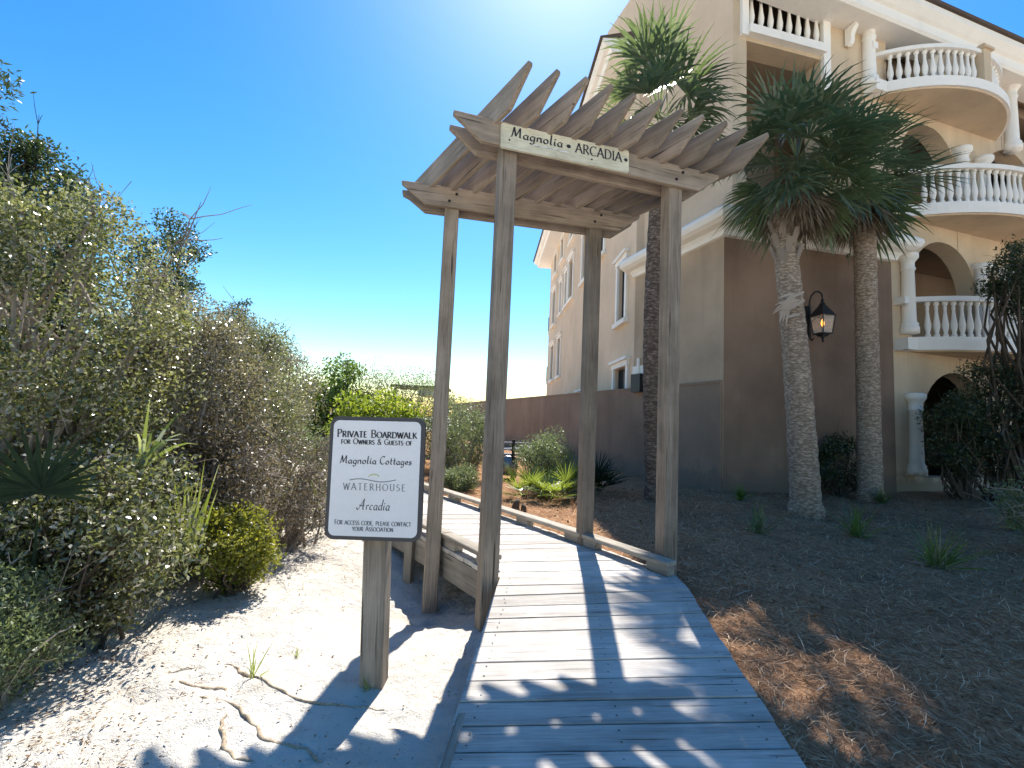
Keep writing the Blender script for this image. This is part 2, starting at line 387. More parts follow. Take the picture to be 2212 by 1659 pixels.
# ------------------------------------------------------------------ boardwalk
rng = np.random.default_rng(7)
random.seed(11)
bw = bpy.data.objects.new("boardwalk", None); COL.objects.link(bw); tag(bw, kind="structure")
def along(poly, t):
    d = [hypot(b[0] - a[0], b[1] - a[1]) for a, b in zip(poly, poly[1:])]; T = t * sum(d)
    for (a, b), k in zip(zip(poly, poly[1:]), d):
        if T <= k + 1e-9: return Vector((a[0] + (b[0] - a[0]) * T / k, a[1] + (b[1] - a[1]) * T / k))
        T -= k
    return Vector(poly[-1])
def boards(Lp, Rp, n, mb):
    uv = mb.uv
    for i in range(n):
        t0, t1 = i / n, (i + 1) / n
        a, b, c, d = along(Lp, t0), along(Rp, t0), along(Rp, t1), along(Lp, t1)
        g = .006; f1 = (d - a).normalized() * g; f2 = (c - b).normalized() * g
        ex = (b - a).normalized(); e0 = random.uniform(-.004, .004); e1 = random.uniform(-.006, .006)
        P = [a + f1 - ex * e0, b + f2 + ex * e1, c - f2 + ex * e1, d - f1 - ex * e0]
        w = (d - a).length; ln = (b - a).length; dz = random.uniform(-.0035, .0035); o = random.uniform(0, 40); o2 = random.uniform(0, 40)
        vs = [(p.x, p.y, float(zdeck(p.y)) + dz - h) for h in (.038, 0) for p in P]
        # the top's long edges are eased so each board catches a line of light
        mb.add(vs, [(3, 2, 1, 0), (4, 5, 6, 7), (0, 1, 5, 4), (1, 2, 6, 5), (2, 3, 7, 6), (3, 0, 4, 7)])
        for h in (0, 1): uv += [(o, o2), (o + ln, o2), (o + ln, o2 + w), (o, o2 + w)]
mb = MB(); mb.uv = []
boards(DL[:2], DR[:2], 19, mb); boards(DL[1:3], DR[1:3], 7, mb); boards(DL[2:], DR[2:], 38, mb)
mb.build("deck_boards", M['deck'], bw)
nk = MB()
for (Lp, Rp, n) in ((DL[:2], DR[:2], 19), (DL[1:3], DR[1:3], 7), (DL[2:], DR[2:], 38)):
    for i in range(n):
        for f in (.06, .5, .94):
            for t in (.27, .73):
                p = along(Lp, (i + t) / n).lerp(along(Rp, (i + t) / n), f); a0 = random.uniform(0, 6)
                p += Vector((random.uniform(-.008, .008), random.uniform(-.008, .008)))
                nk.add([(p.x + .0055 * cos(a0 + q * pi / 3), p.y + .0055 * sin(a0 + q * pi / 3), float(zdeck(p.y)) + .0035) for q in range(6)], [tuple(range(6))])
no = nk.build("nail_heads", M['dark_metal'], bw, recalc=False); no["kind"] = "stuff"
def plank(name, a, b, w, h, mat, parent, up=Vector((0, 0, 1)), cut0=0, cut1=0, bevel=.004):
    """a straight timber from a to b (centre line), w across, h high; its own local axes keep the grain along it. cut: how far the lower edge is cut back at each end"""
    a = Vector(a); b = Vector(b); L = (b - a).length
    Mx = frame(a, b - a, up)
    poly = [(cut0, -h / 2), (L - cut1, -h / 2), (L, h / 2 - (.03 if cut1 else 0)), (L, h / 2), (0, h / 2), (0, h / 2 - (.03 if cut0 else 0))]
    if not cut0: poly.pop(5)
    if not cut1: poly.pop(2)
    k = MB(); k.prism(poly, Matrix.Identity(4), -w / 2, w / 2)
    o = k.build(name, mat)
    if bevel:
        import bmesh
        bm = bmesh.new(); bm.from_mesh(o.data); bmesh.ops.bevel(bm, geom=bm.edges[:], offset=bevel, segments=1, affect='EDGES'); bm.to_mesh(o.data); bm.free()
    if parent:
        o.parent = parent; o.matrix_parent_inverse = parent_inv(parent)
    o.matrix_basis = Mx
    return o
def curb_line(P, Q, inset, zoff=.10):
    P = Vector(P); Q = Vector(Q); d = (Q - P).normalized(); n = Vector((d.y, -d.x)) * inset
    P = P + n; Q = Q + n; L = (Q - P).length; k = max(1, round(L / 2.4))
    for i in range(k):
        a = P + d * (L * i / k + .004); b = P + d * (L * (i + 1) / k - .004)
        za, zb = float(zdeck(a.y)) + zoff, float(zdeck(b.y)) + zoff
        plank("curb_rail", (a.x, a.y, za), (b.x, b.y, zb), .135, .042, M['curb'], bw, bevel=.006)
    m = max(2, round(L / .8))
    for i in range(m):
        c = P + d * (.12 + (L - .24) * i / (m - 1))
        z = float(zdeck(c.y)) + (zoff - .021) / 2
        plank("curb_block", (c.x - d.x * .11, c.y - d.y * .11, z), (c.x + d.x * .11, c.y + d.y * .11, z), .10, zoff - .024, M['curb'], bw)
curb_line(DR[1], DR[2], -.06); curb_line(DR[2], DR[3], -.06)
curb_line((DL[1][0] - .09, DL[1][1] + .125), DL[2], .06); curb_line(DL[2], DL[3], .06)
def rim(P, Q, inset):
    P = Vector(P); Q = Vector(Q); d = (Q - P).normalized(); n = Vector((d.y, -d.x)) * inset; P += n; Q += n
    za, zb = float(zdeck(P.y)) - .17, float(zdeck(Q.y)) - .17
    plank("rim_joist", (P.x, P.y, za), (Q.x, Q.y, zb), .04, .24, M['curb'], bw)
rim(DL[0], DL[1], .03); rim(DL[1], DL[2], .03); rim(DL[2], DL[3], .03); rim(DR[0], DR[1], -.03); rim(DR[1], DR[2], -.03); rim(DR[2], DR[3], -.03)
for q in ((-1.02, 4.92), (-1.75, 5.85), (-2.6, 6.95)):
    plank("support_post", (q[0], q[1], -.5), (q[0], q[1], .27), .09, .09, M['curb'], bw, up=Vector((.3, 1, 0)))

# ------------------------------------------------------------------ pergola
FL = onz(1053, 1250, .29); FR = onz(1438, 1225, .29); BL = onz(935, 1180, .29); BR = onz(1262, 1175, .29)
FL.z = FR.z = BL.z = BR.z = 0
perg = thing("pergola", "weathered timber pergola arching over the bend of the boardwalk", "pergola", ((FL + BR) / 2))
ZF, ZB, BH = 3.80, 3.66, .205
uF = (FR - FL).normalized(); uB = (BR - BL).normalized()
def onto(p, zt): return Vector((p.x, p.y, zt))
for P, zt, u, z0 in ((FL, ZF, uF, -.25), (FR, ZF, uF, .0), (BL, ZB, uB, -.5), (BR, ZB, uB, .0)):
    plank("post", onto(P, z0), onto(P, zt + BH - .012), .142, .142, M['post'], perg, up=Vector((u.x, u.y, 0)), bevel=.008)
for P, u, zb in ((FL, uF, ZF), (FR, uF, ZF), (BL, uB, ZB), (BR, uB, ZB)):
    n = Vector((-u.y, u.x, 0))
    for dx, dz in ((-.035, .06), (.035, .14)):
        c = onto(P + u * dx - n * .1195, zb + dz); k = MB(); k.lathe([(.014, 0), (.014, .004), (.009, .005), (.009, .012)], 8, Matrix.Translation(c) @ (-n).to_track_quat('Z', 'Y').to_matrix().to_4x4()); k.build("bolt", M['dark_metal'], perg)
def beam(P, u, zb, name, l_over, r_over, far_extra):
    n = Vector((-u.y, u.x, 0))      # away from the camera
    for sgn, ex in ((-1, 0), (1, far_extra)):
        c = P + n * (sgn * (.071 + .024))
        a = c - u * (l_over + ex); b = c + u * (r_over + ex * .0)
        plank("beam_plank", onto(a, zb + BH / 2), onto(b, zb + BH / 2), .046, BH, M['post'], perg, cut0=.24, cut1=.24)
nF = Vector((-uF.y, uF.x, 0)); nB = Vector((-uB.y, uB.x, 0))
def len_on(P, u, n, px, off):
    h = onpl(px[0], px[1], P + n * off, n); return (h - P).dot(u)
lF = -len_on(FL, uF, nF, (979, 253), -.095); rF = len_on(FL, uF, nF, (1551, 395), -.095)
lB = -len_on(BL, uB, nB, (869, 381), -.095); rB = len_on(BL, uB, nB, (1380, 468), -.095)
beam(FL, uF, ZF, "front", lF, rF, .0); beam(BL, uB, ZB, "back", lB, rB, .0)
NR = 11
# rafter ends: where the first and the last cross the two beams
f1 = len_on(FL, uF, nF, (1058, 262), -.1); f2 = rF - .06
b1 = len_on(BL, uB, nB, (920, 386), -.1); b2 = rB - .16
RH = .235
for i in range(NR):
    t = i / (NR - 1)
    pf = FL + uF * (f1 + (f2 - f1) * t); pb = BL + uB * (b1 + (b2 - b1) * t)
    pf.z = ZF + BH - .05 + RH / 2; pb.z = ZB + BH - .05 + RH / 2
    d = (pf - pb).normalized(); dz = random.uniform(-.008, .008)
    a = pb - d * .48; b = pf + d * (.56 + random.uniform(-.015, .015))
    a.z += dz; b.z -= dz
    plank("rafter", a, b, .042, RH, M['post'], perg, cut0=.26, cut1=.26)

# ------------------------------------------------------------------ lettering with a broad nib
def arc(cx, cy, rx, ry, a0, a1, n=14):
    return [(cx + rx * cos(radians(a0 + (a1 - a0) * i / n)), cy + ry * sin(radians(a0 + (a1 - a0) * i / n))) for i in range(n + 1)]
CAPS = {
 'A': (.74, [[(0, 0), (.37, 1)], [(.37, 1), (.74, 0)], [(.13, .36), (.6, .36)]]),
 'B': (.66, [[(.1, 0), (.1, 1)], [(.1, 1), (.3, 1)] + arc(.32, .76, .24, .24, 90, -90) + [(.1, .52)], [(.1, .52), (.32, .52)] + arc(.34, .26, .28, .26, 90, -90) + [(.1, 0)]]),
 'C': (.74, [arc(.44, .5, .42, .5, 48, 312, 20)]),
 'D': (.80, [[(.1, 0), (.1, 1)], [(.1, 1), (.32, 1)] + arc(.34, .5, .42, .5, 90, -90) + [(.1, 0)]]),
 'E': (.58, [[(.1, 0), (.1, 1)], [(.1, 1), (.52, 1)], [(.1, .52), (.44, .52)], [(.1, 0), (.56, 0)]]),
 'F': (.55, [[(.1, 0), (.1, 1)], [(.1, 1), (.52, 1)], [(.1, .52), (.44, .52)]]),
 'G': (.78, [arc(.44, .5, .42, .5, 48, 330, 20), [(.72, .42), (.72, .08)], [(.55, .42), (.78, .42)]]),
 'H': (.78, [[(.1, 0), (.1, 1)], [(.68, 0), (.68, 1)], [(.1, .52), (.68, .52)]]),
 'I': (.26, [[(.13, 0), (.13, 1)]]),
 'K': (.72, [[(.1, 0), (.1, 1)], [(.64, 1), (.12, .46)], [(.24, .58), (.7, 0)]]),
 'L': (.56, [[(.1, 0), (.1, 1)], [(.1, 0), (.54, 0)]]),
 'M': (.92, [[(.1, 0), (.14, 1)], [(.14, 1), (.46, .08)], [(.46, .08), (.78, 1)], [(.78, 1), (.84, 0)]]),
 'N': (.78, [[(.1, 0), (.1, 1)], [(.1, 1), (.68, 0)], [(.68, 0), (.68, 1)]]),
 'O': (.86, [arc(.43, .5, .42, .5, 90, 450, 24)]),
 'P': (.60, [[(.1, 0), (.1, 1)], [(.1, 1), (.3, 1)] + arc(.32, .74, .25, .26, 90, -90) + [(.1, .48)]]),
 'R': (.70, [[(.1, 0), (.1, 1)], [(.1, 1), (.3, 1)] + arc(.32, .75, .24, .25, 90, -90) + [(.1, .5)], [(.3, .5), (.68, 0)]]),
 'S': (.54, [arc(.27, .75, .2, .25, 40, 250, 12) + arc(.27, .26, .23, .26, 75, -150, 12)]),
 'T': (.68, [[(.34, 0), (.34, 1)], [(.03, 1), (.65, 1)]]),
 'U': (.76, [[(.1, 1), (.1, .35)] + arc(.38, .32, .28, .32, 180, 360) + [(.66, 1)]]),
 'V': (.72, [[(0, 1), (.36, 0)], [(.36, 0), (.72, 1)]]),
 'W': (1.02, [[(0, 1), (.27, 0)], [(.27, 0), (.51, .95)], [(.51, .95), (.75, 0)], [(.75, 0), (1.02, 1)]]),
 'Y': (.70, [[(0, 1), (.35, .46)], [(.7, 1), (.35, .46)], [(.35, .46), (.35, 0)]]),
 '&': (.78, [[(.74, 0)] + [(.2, .7)] + arc(.34, .8, .16, .2, 200, -40, 10) + [(.14, .4)] + arc(.3, .22, .22, .22, 150, 330, 10) + [(.7, .5)]]),
 ',': (.22, [[(.12, .06), (.05, -.16)]]), ' ': (.36, []), '*': (.34, [arc(.17, .45, .15, .16, 0, 360, 10)]),
}
SCR = {
 'a': (.50, [arc(.24, .22, .2, .22, 60, 330, 12), [(.44, .44), (.40, .1), (.46, 0), (.54, .04)]]),
 'g': (.50, [arc(.24, .22, .2, .22, 60, 330, 12), [(.44, .44), (.42, -.1)] + arc(.24, -.14, .18, .2, 0, -150, 8)]),
 'n': (.52, [[(.06, .44), (.06, 0)], [(.06, .26)] + arc(.25, .25, .17, .19, 150, 0, 8) + [(.42, .06), (.52, .02)]]),
 'o': (.48, [arc(.23, .22, .2, .22, 90, 450, 16)]),
 'l': (.24, [[(.1, 1.0), (.08, .08), (.14, 0), (.24, .05)]]),
 'i': (.24, [[(.1, .44), (.09, .06), (.14, 0), (.24, .05)], arc(.12, .62, .03, .03, 0, 360, 6)]),
 't': (.34, [[(.15, .78), (.13, .08), (.2, 0), (.32, .06)], [(0, .46), (.32, .48)]]),
 'e': (.42, [[(.06, .2), (.36, .27)] + arc(.21, .25, .17, .19, 10, 300, 12) + [(.42, .1)]]),
 's': (.36, [arc(.19, .34, .12, .1, 30, 230, 8) + arc(.17, .12, .15, .12, 70, -160, 8)]),
 'r': (.36, [[(.06, .44), (.06, 0)], [(.06, .26)] + arc(.22, .28, .15, .15, 160, 40, 6)]),
 'c': (.40, [arc(.22, .22, .19, .22, 50, 310, 12)]),
 'd': (.50, [arc(.24, .22, .2, .22, 60, 330, 12), [(.46, 1.0), (.42, .1), (.47, 0), (.54, .04)]]),
 'M': (.98, [[(-.02, .03), (.08, .02), (.2, 1)], [(.2, 1), (.44, .12)], [(.44, .12), (.76, 1)], [(.76, 1), (.82, .05), (.96, .04)]]),
 'C': (.72, [arc(.42, .5, .38, .5, 55, 315, 20)]),
 'A': (.92, [[(-.18, .18)] + arc(.0, .16, .18, .16, 180, 300, 6) + [(.3, .4), (.62, 1.02)], [(.62, 1.02), (.62, .3), (.68, .02), (.8, .04)], [(.1, .42), (.4, .34), (.78, .4)]]),
}
def ribbon(mb, line, w, thin, ang, tf):
    na = radians(ang); P = [Vector(p) for p in line]
    def half(d):
        return .5 * max(thin, w * abs(d.x * sin(na) - d.y * cos(na)))
    k = len(P); Ls = []; Rs = []
    for i in range(k):
        d = (P[min(i + 1, k - 1)] - P[max(i - 1, 0)])
        if d.length < 1e-6: d = Vector((1, 0))
        d.normalize(); h = half(d); n = Vector((-d.y, d.x))
        Ls.append(P[i] + n * h); Rs.append(P[i] - n * h)
    for i in range(k - 1):
        mb.add([tf(Ls[i]), tf(Rs[i]), tf(Rs[i + 1]), tf(Ls[i + 1])], [(0, 1, 2, 3)])
def text(s, x0, x1, yb, h, mb, place, script=False, small=.8, w=.15, thin=.055, ang=12, slant=0, track=.0, serif=True):
    """writes s from x0 to x1 on base line yb, capitals h high; place(u, v) -> 3-D"""
    items = []; x = 0
    for ch in s:
        if script: g = SCR.get(ch) or CAPS.get(ch); k = 1
        else:
            g = CAPS[ch.upper()]; k = small if ch.islower() else 1
        items.append((g, x, k, ch)); x += g[0] * k + (.13 + track) * k
    sx = (x1 - x0) / (x - .13 - track)
    for g, gx, k, ch in items:
        for ln in g[1]:
            pts = [((gx + px * k), py * k) for px, py in ln]
            tf = lambda p: place(x0 + (p.x + slant * p.y) * sx, yb + p.y * h)
            if ch == '*':
                mb.add([tf(Vector(p)) for p in pts[:-1]], [tuple(range(len(pts) - 1))]); continue
            ribbon(mb, pts, w, thin, ang, tf)
            if serif and not script and ch not in ',&SCGO':
                for (a, b) in ((pts[0], pts[1]), (pts[-1], pts[-2])):
                    ry = a[1] / k
                    if abs(a[0] - b[0]) < .5 * abs(a[1] - b[1]) * 1.3 and (ry < .02 or ry > .98):
                        ribbon(mb, [(a[0] - .13 * k, a[1]), (a[0] + .13 * k, a[1])], .01, .05, 0, tf)

# ------------------------------------------------------------------ sign in the sand
sb = onz(807, 1485, 0); SY = sb.y
c_tl, c_tr, c_br, c_bl = atY(711, 897, SY - .09), atY(917, 905, SY - .11), atY(911, 1170, SY - .11), atY(704, 1166, SY - .09)
cen = (c_tl + c_tr + c_br + c_bl) / 4
su = ((c_tr - c_tl) + (c_br - c_bl)).normalized(); sv = ((c_tl - c_bl) + (c_tr - c_br)).normalized()
SWd = ((c_tr - c_tl).length + (c_br - c_bl).length) / 2; SHt = ((c_tl - c_bl).length + (c_tr - c_br).length) / 2
sign = thing("boardwalk_sign", "white private boardwalk notice on a square timber post standing in the sand", "sign", (sb.x, sb.y, 0))
SM = frame(cen, su, sv)
def rrect(w, h, r, n=6):
    P = []
    for cx, cy, a in ((w / 2 - r, h / 2 - r, 0), (-w / 2 + r, h / 2 - r, 90), (-w / 2 + r, -h / 2 + r, 180), (w / 2 - r, -h / 2 + r, 270)):
        P += [(cx + r * cos(radians(a + 90 * i / n)), cy + r * sin(radians(a + 90 * i / n))) for i in range(n + 1)]
    return P
k = MB(); k.prism(rrect(SWd, SHt, .05), Matrix.Identity(4), 0, .028); o = k.build("sign_panel", M['signedge'], sign); o.matrix_parent_inverse = parent_inv(sign); o.matrix_basis = SM
k = MB(); k.prism(rrect(SWd - .045, SHt - .045, .034), Matrix.Identity(4), -.005, .012); o = k.build("sign_face", M['signface'], sign); o.matrix_basis = SM
pw = .131
pb0 = onz(807, 1485, 0); pt = SM @ Vector((0.0, .028 + pw / 2, -.1)); foot = Vector((pb0.x, SY + .03, -.2))
ptop = Vector((atY(807, 1185, SY + .03).x, SY + .03, cen.z + SHt * .3))
plank("sign_post", foot, ptop, pw, pw, M['post'], sign, up=Vector((0, 1, 0)), bevel=.006)
def splace(x, y):
    u = ((x - 707.8 - (y - 1033) * -.0245 * 1.0) / 206.5 - .5) * SWd
    u = ((x - (708 + (1033 - y) * .028)) / 206.5 - .5) * SWd
    v = -(((y - (897 + (x - 708) * .03)) / 268.0) - .5) * SHt
    return SM @ Vector((u, -.0068, v))
def line_part(name, mat, *args, **kw):
    k = MB(); 
    text(*args, k, lambda u, v: splace(u, v2y(v)), **kw)
    return k
def add_text(lines, mat, name):
    k = MB()
    for (s, x0, x1, yb, h, kw) in lines:
        text(s, x0, x1, 0, 1, k, (lambda yb, h: (lambda u, v: splace(u, yb - v * h + (u - 810) * .03)))(yb, h), **kw)
    return k.build(name, mat, sign, recalc=False)
B = dict(w=.19, thin=.085)
add_text([("Private Boardwalk", 728, 900, 945.5, 16.5, dict(small=.78, **B)), ("for Owners & Guests of", 737, 890, 960.5, 12, dict(small=.76, w=.19, thin=.1))], M['ink'], "heading_lettering")
add_text([("Magnolia", 735, 813, 1003, 17, dict(script=True, w=.16, thin=.07, ang=38, slant=.12))], M['ink'], "script_lettering")
add_text([("Cottages", 821, 889, 1003, 17, dict(script=True, w=.16, thin=.07, ang=38, slant=.12))], M['ink'], "script_lettering")
add_text([("WATERHOUSE", 744, 877, 1060, 14, dict(w=.13, thin=.065, track=.22))], M['inkgrey'], "spaced_lettering")
add_text([("Arcadia", 776, 843, 1102, 23, dict(script=True, w=.12, thin=.05, ang=30, slant=.28))], M['ink'], "script_lettering")
add_text([("For access code, please contact", 727, 890, 1135, 10, dict(small=.86, w=.2, thin=.11, serif=False)), ("your Association", 765, 852, 1147.5, 10, dict(small=.82, w=.2, thin=.11, serif=False))], M['inkgrey'], "footer_lettering")
k = MB(); ribbon(k, [(757 + i * 5, 1040 - 3.4 * sin(i / 20 * 2 * pi + .3) - 1.5) for i in range(21)], 1.6, .9, 90, lambda p: splace(p.x, p.y)); k.build("wave_emblem", M['inkgrey'], sign, recalc=False)
k = MB(); ribbon(k, arc(809, 1031, 11, 5.5, 180, 360, 10), 2, 1.3, 90, lambda p: splace(p.x, p.y)); k.build("arc_emblem", M['inkgreen'], sign, recalc=False)

# ------------------------------------------------------------------ name board on the pergola's front beam
nb0 = FL - nF * (.095 + .024 + .014)
n_tl, n_tr, n_br, n_bl = [onpl(x, y, nb0, nF) for x, y in ((1083, 268), (1358, 326), (1356, 376), (1080, 317))]
nu = ((n_tr - n_tl) + (n_br - n_bl)).normalized(); nv = Vector((0, 0, 1)); nc = (n_tl + n_tr + n_br + n_bl) / 4
NW = ((n_tr - n_tl).length + (n_br - n_bl).length) / 2; NH = ((n_tl - n_bl).length + (n_tr - n_br).length) / 2
nbd = thing("name_board", "worn cream name board fixed along the pergola's front beam", "sign", nc)
NM = frame(nc, nu, nv)
k = MB(); k.prism(rrect(NW, NH, .018, 3), Matrix.Identity(4), -.012, .012); o = k.build("board", M['nameboard'], nbd); o.matrix_basis = NM
def nplace(u, v): return NM @ Vector(((u - .5) * NW, -.0145, (v - .5) * NH))
k = MB()
text("Magnolia", .07, .455, .50, .42, k, nplace, script=True, w=.17, thin=.08, ang=35, slant=.1)
k.build("script_lettering", M['ink'], nbd, recalc=False)
k = MB(); text("*", .485, .525, .38, .5, k, nplace); k.build("bullet", M['ink'], nbd, recalc=False)
k = MB(); text("ARCADIA", .56, .935, .42, .40, k, nplace, w=.17, thin=.085); k.build("capital_lettering", M['ink'], nbd, recalc=False)
k = MB(); text("*", .955, .99, .32, .5, k, nplace); k.build("bullet", M['ink'], nbd, recalc=False)
k = MB()      # what is left of the painted-over third line
for i in range(7):
    x = .23 + i * .037; y = .33 - .018 * (i % 2)
    ribbon(k, [(x, y), (x + .02, y + .05), (x + .045, y - .015)], .05, .045, 0, lambda p: nplace(p.x, p.y))
k.build("faded_lettering", plain("chalky_paint", (.70, .68, .62), .9, .1), nbd, recalc=False)
SCREW = MB()
for u, v in ((.06, .35), (.69, .25)):
    SCREW.prism([(NW * (u - .5) + .008 * cos(a * pi / 3), NH * (v - .5) + .008 * sin(a * pi / 3)) for a in range(6)], NM, -.016, -.010)
SCREW.build("screw_heads", M['dark_metal'], nbd)["kind"] = "stuff"

# ------------------------------------------------------------------ apartment building
bld = thing("apartment_building", "cream and brown stucco apartment building with arched loggias and bowed balconies", "building", (6, 12, 0))
A = Vector((4.40, 9.20, 0)); Bc = Vector((8.79, 10.17, 0)); LD = Vector((-.358, 1, 0))
Cc = A + LD * 2.95
uT = (Bc - A).normalized(); nT = Vector((-uT.y, uT.x, 0)); uLn = LD.normalized()
Z1, ZC = 5.66, 6.16                                    # top of the brown base, top of the cornice
back1 = Bc + nT * 4.0; back0 = Cc + Vector((1.5, 2.0, 0))
foot1 = [A, Bc, back1, back0, Cc]
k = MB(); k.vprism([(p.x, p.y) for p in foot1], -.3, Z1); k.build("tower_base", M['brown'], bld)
k = MB(); KM = frame(Cc, -LD); k.box(.0, LD.length * 2.95 - .003, -.012, .0 - .001, -.3, Z1 - .03, KM); k.build("tower_side_face", M['khaki'], bld)
# cornice round the base
prof = [(0, Z1 - .02), (.08, Z1), (.11, Z1 + .08), (.17, Z1 + .15), (.30, Z1 + .19), (.39, Z1 + .25), (.43, Z1 + .34), (.42, Z1 + .42), (.36, ZC - .02), (.34, ZC), (-.15, ZC)]
k = MB(); k.sweep([(back0.x, back0.y), (Cc.x, Cc.y), (A.x, A.y), (Bc.x, Bc.y), (back1.x, back1.y)], prof); k.build("cornice", M['trim'], bld)
# upper tower: front wall with the recessed bay, side wall
ZT = 15.0; ZM_ = 12.62
TM = frame(A, uT); TL = (Bc - A).length
def tpx(x, y):
    h = onpl(x, y, A, nT); return (h - A).dot(uT), h.z
def fz(x, y): return tpx(x, y)[1]
r0, r1 = tpx(1612, 100)[0], tpx(1772, 100)[0]; zS = tpx(1690, 92)[1]
UL = .19                                               # the upper tower stands this far in from the base's corner
k = MB(); k.holes([(UL, ZC - .1), (TL, ZC - .1), (TL, ZT), (UL, ZT)], [[(r0, ZC + .5), (r1, ZC + .5), (r1, zS - .18), (r0, zS - .18)], [(r0, zS + .03), (r1, zS + .03), (r1, zS + 2.7), (r0, zS + 2.7)]], TM, 0, .45)
k.build("tower_front_wall", M['cream'], bld)
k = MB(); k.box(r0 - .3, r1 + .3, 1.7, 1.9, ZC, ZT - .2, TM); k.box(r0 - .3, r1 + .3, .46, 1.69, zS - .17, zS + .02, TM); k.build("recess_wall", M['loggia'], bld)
k = MB(); k.box(r0 - .17, r0 - .003, -.09, .2, zS - .12, zS + 3.2, TM); k.box(r1 + .003, r1 + .20, -.09, .2, zS - 1.75, zS + 3.2, TM)
k.build("bay_trim", M['trim'], bld)
A2 = A + uT * UL
k = MB(); SMx = frame(A2 + LD * 3.3, -LD); k.box(0, (LD * 3.3).length - .002, 0, .4, ZC - .05, ZT, SMx); k.build("tower_side_wall", M['side'], bld)
k = MB(); k.box(0, (LD * 1.75).length, 0, .4, ZM_ + .16, ZT, frame(A2 + LD * 5.06, -LD)); k.build("attic_wall", M['side'], bld)
k = MB(); k.vprism([(A2.x + .5, A2.y + .6), (Bc.x, Bc.y + .6), (back1.x, back1.y + 5), (A2.x - .9, A2.y + 3.2)], ZT, ZT + .3); k.build("tower_roof", M['roof'], bld)
# balusters and balconies
BAL = [(.055, 0), (.055, .06), (.035, .09), (.062, .22), (.066, .30), (.045, .46), (.030, .62), (.036, .70), (.030, .74), (.055, .78), (.055, .84)]
mbal = MB(); mbal.lathe(BAL, 10); _b = mbal.build("baluster", M['trim'], smooth=True); BALME = _b.data; bpy.data.objects.remove(_b)
def put_baluster(parent, p):
    o = bpy.data.objects.new("baluster", BALME); COL.objects.link(o); o.parent = parent; o.matrix_parent_inverse = parent_inv(parent); o.location = p
    return o
k = MB(); k.box(r0 - .02, r1 + .02, -.16, .25, zS - .10, zS + .10, TM); bal = k.build("balcony", M['trim'], bld)
k = MB(); k.box(r0 + .003, r1 - .003, -.10, .08, zS + .98, zS + 1.12, TM); k.build("handrail", M['trim'], bal)
nb = 8
for i in range(nb):
    p = TM @ Vector((r0 + (r1 - r0) * (i + .5) / nb, -.01, zS + .12)); put_baluster(bal, p)
# right-hand facade with arches
uFc = Vector((cos(radians(16.5)), sin(radians(16.5)), 0)); nFc = Vector((-uFc.y, uFc.x, 0)); FO = Bc + nT * .06
FM = frame(FO, uFc)
def fpx(x, y):
    h = onpl(x, y, FO, nFc); return (h - FO).dot(uFc), h.z
def arch_hole(xl, xr, ytop, ybot, n=16):
    s0 = fpx(xl, (ytop + ybot) / 2)[0]; s1 = fpx(xr, (ytop + ybot) / 2)[0]
    zt = fpx((xl + xr) / 2, ytop)[1]; zb = fpx((xl + xr) / 2, ybot)[1]
    r = (s1 - s0) / 2; ry = min(r * 1.05, (zt - zb) * .6); zs = zt - ry
    return [(s0, zb), (s1, zb)] + [(s0 + r + r * cos(pi * i / n), zs + ry * sin(pi * i / n)) for i in range(n + 1)]
LV = {2: fpx(1950, 748)[1], 3: fpx(1950, 462)[1], 4: fpx(1905, 212)[1]}
def at_s(hole, z):                                    # openings stand on their slabs
    h = [(s, max(zz, z)) for s, zz in hole]; h[0] = (h[0][0], z); h[1] = (h[1][0], z); return h
holes = [arch_hole(1992, 2140, 806, 1032)]
holes += [at_s(arch_hole(1967, 2108, 524, 700), LV[2] + .12), at_s(arch_hole(2162, 2300, 560, 720), LV[2] + .12)]
holes += [at_s(arch_hole(1946, 2062, 272, 430), LV[3] + .12), at_s(arch_hole(2126, 2232, 326, 470), LV[3] + .12)]
holes += [at_s(arch_hole(1876, 2004, 60, 170), LV[4] + .12), at_s(arch_hole(2178, 2300, 184, 330), LV[4] + .12)]
ZE = 11.5
SA = -.55                                              # upper storeys lap over the tower's corner
FMz = FM
k = MB(); k.holes([(0, -.3), (9.5, -.3), (9.5, ZE), (0.0, ZE)], [[(max(s, .04), z) for s, z in h] for h in holes], FM, 0, .4)
k.build("loggia_facade", M['cream'], bld)
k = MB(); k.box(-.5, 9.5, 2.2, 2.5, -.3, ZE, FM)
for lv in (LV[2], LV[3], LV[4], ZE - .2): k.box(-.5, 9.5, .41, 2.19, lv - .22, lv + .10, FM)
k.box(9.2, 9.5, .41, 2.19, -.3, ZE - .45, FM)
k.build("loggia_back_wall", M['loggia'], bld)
k = MB(); k.box(-4.5, 10.3, 2.6, 8.0, ZE - .1, ZE + .2, FM); k.box(-.4, 9.5, 2.51, 7.8, -.3, ZE - .12, FM); k.build("rear_block", M['cream'], bld)
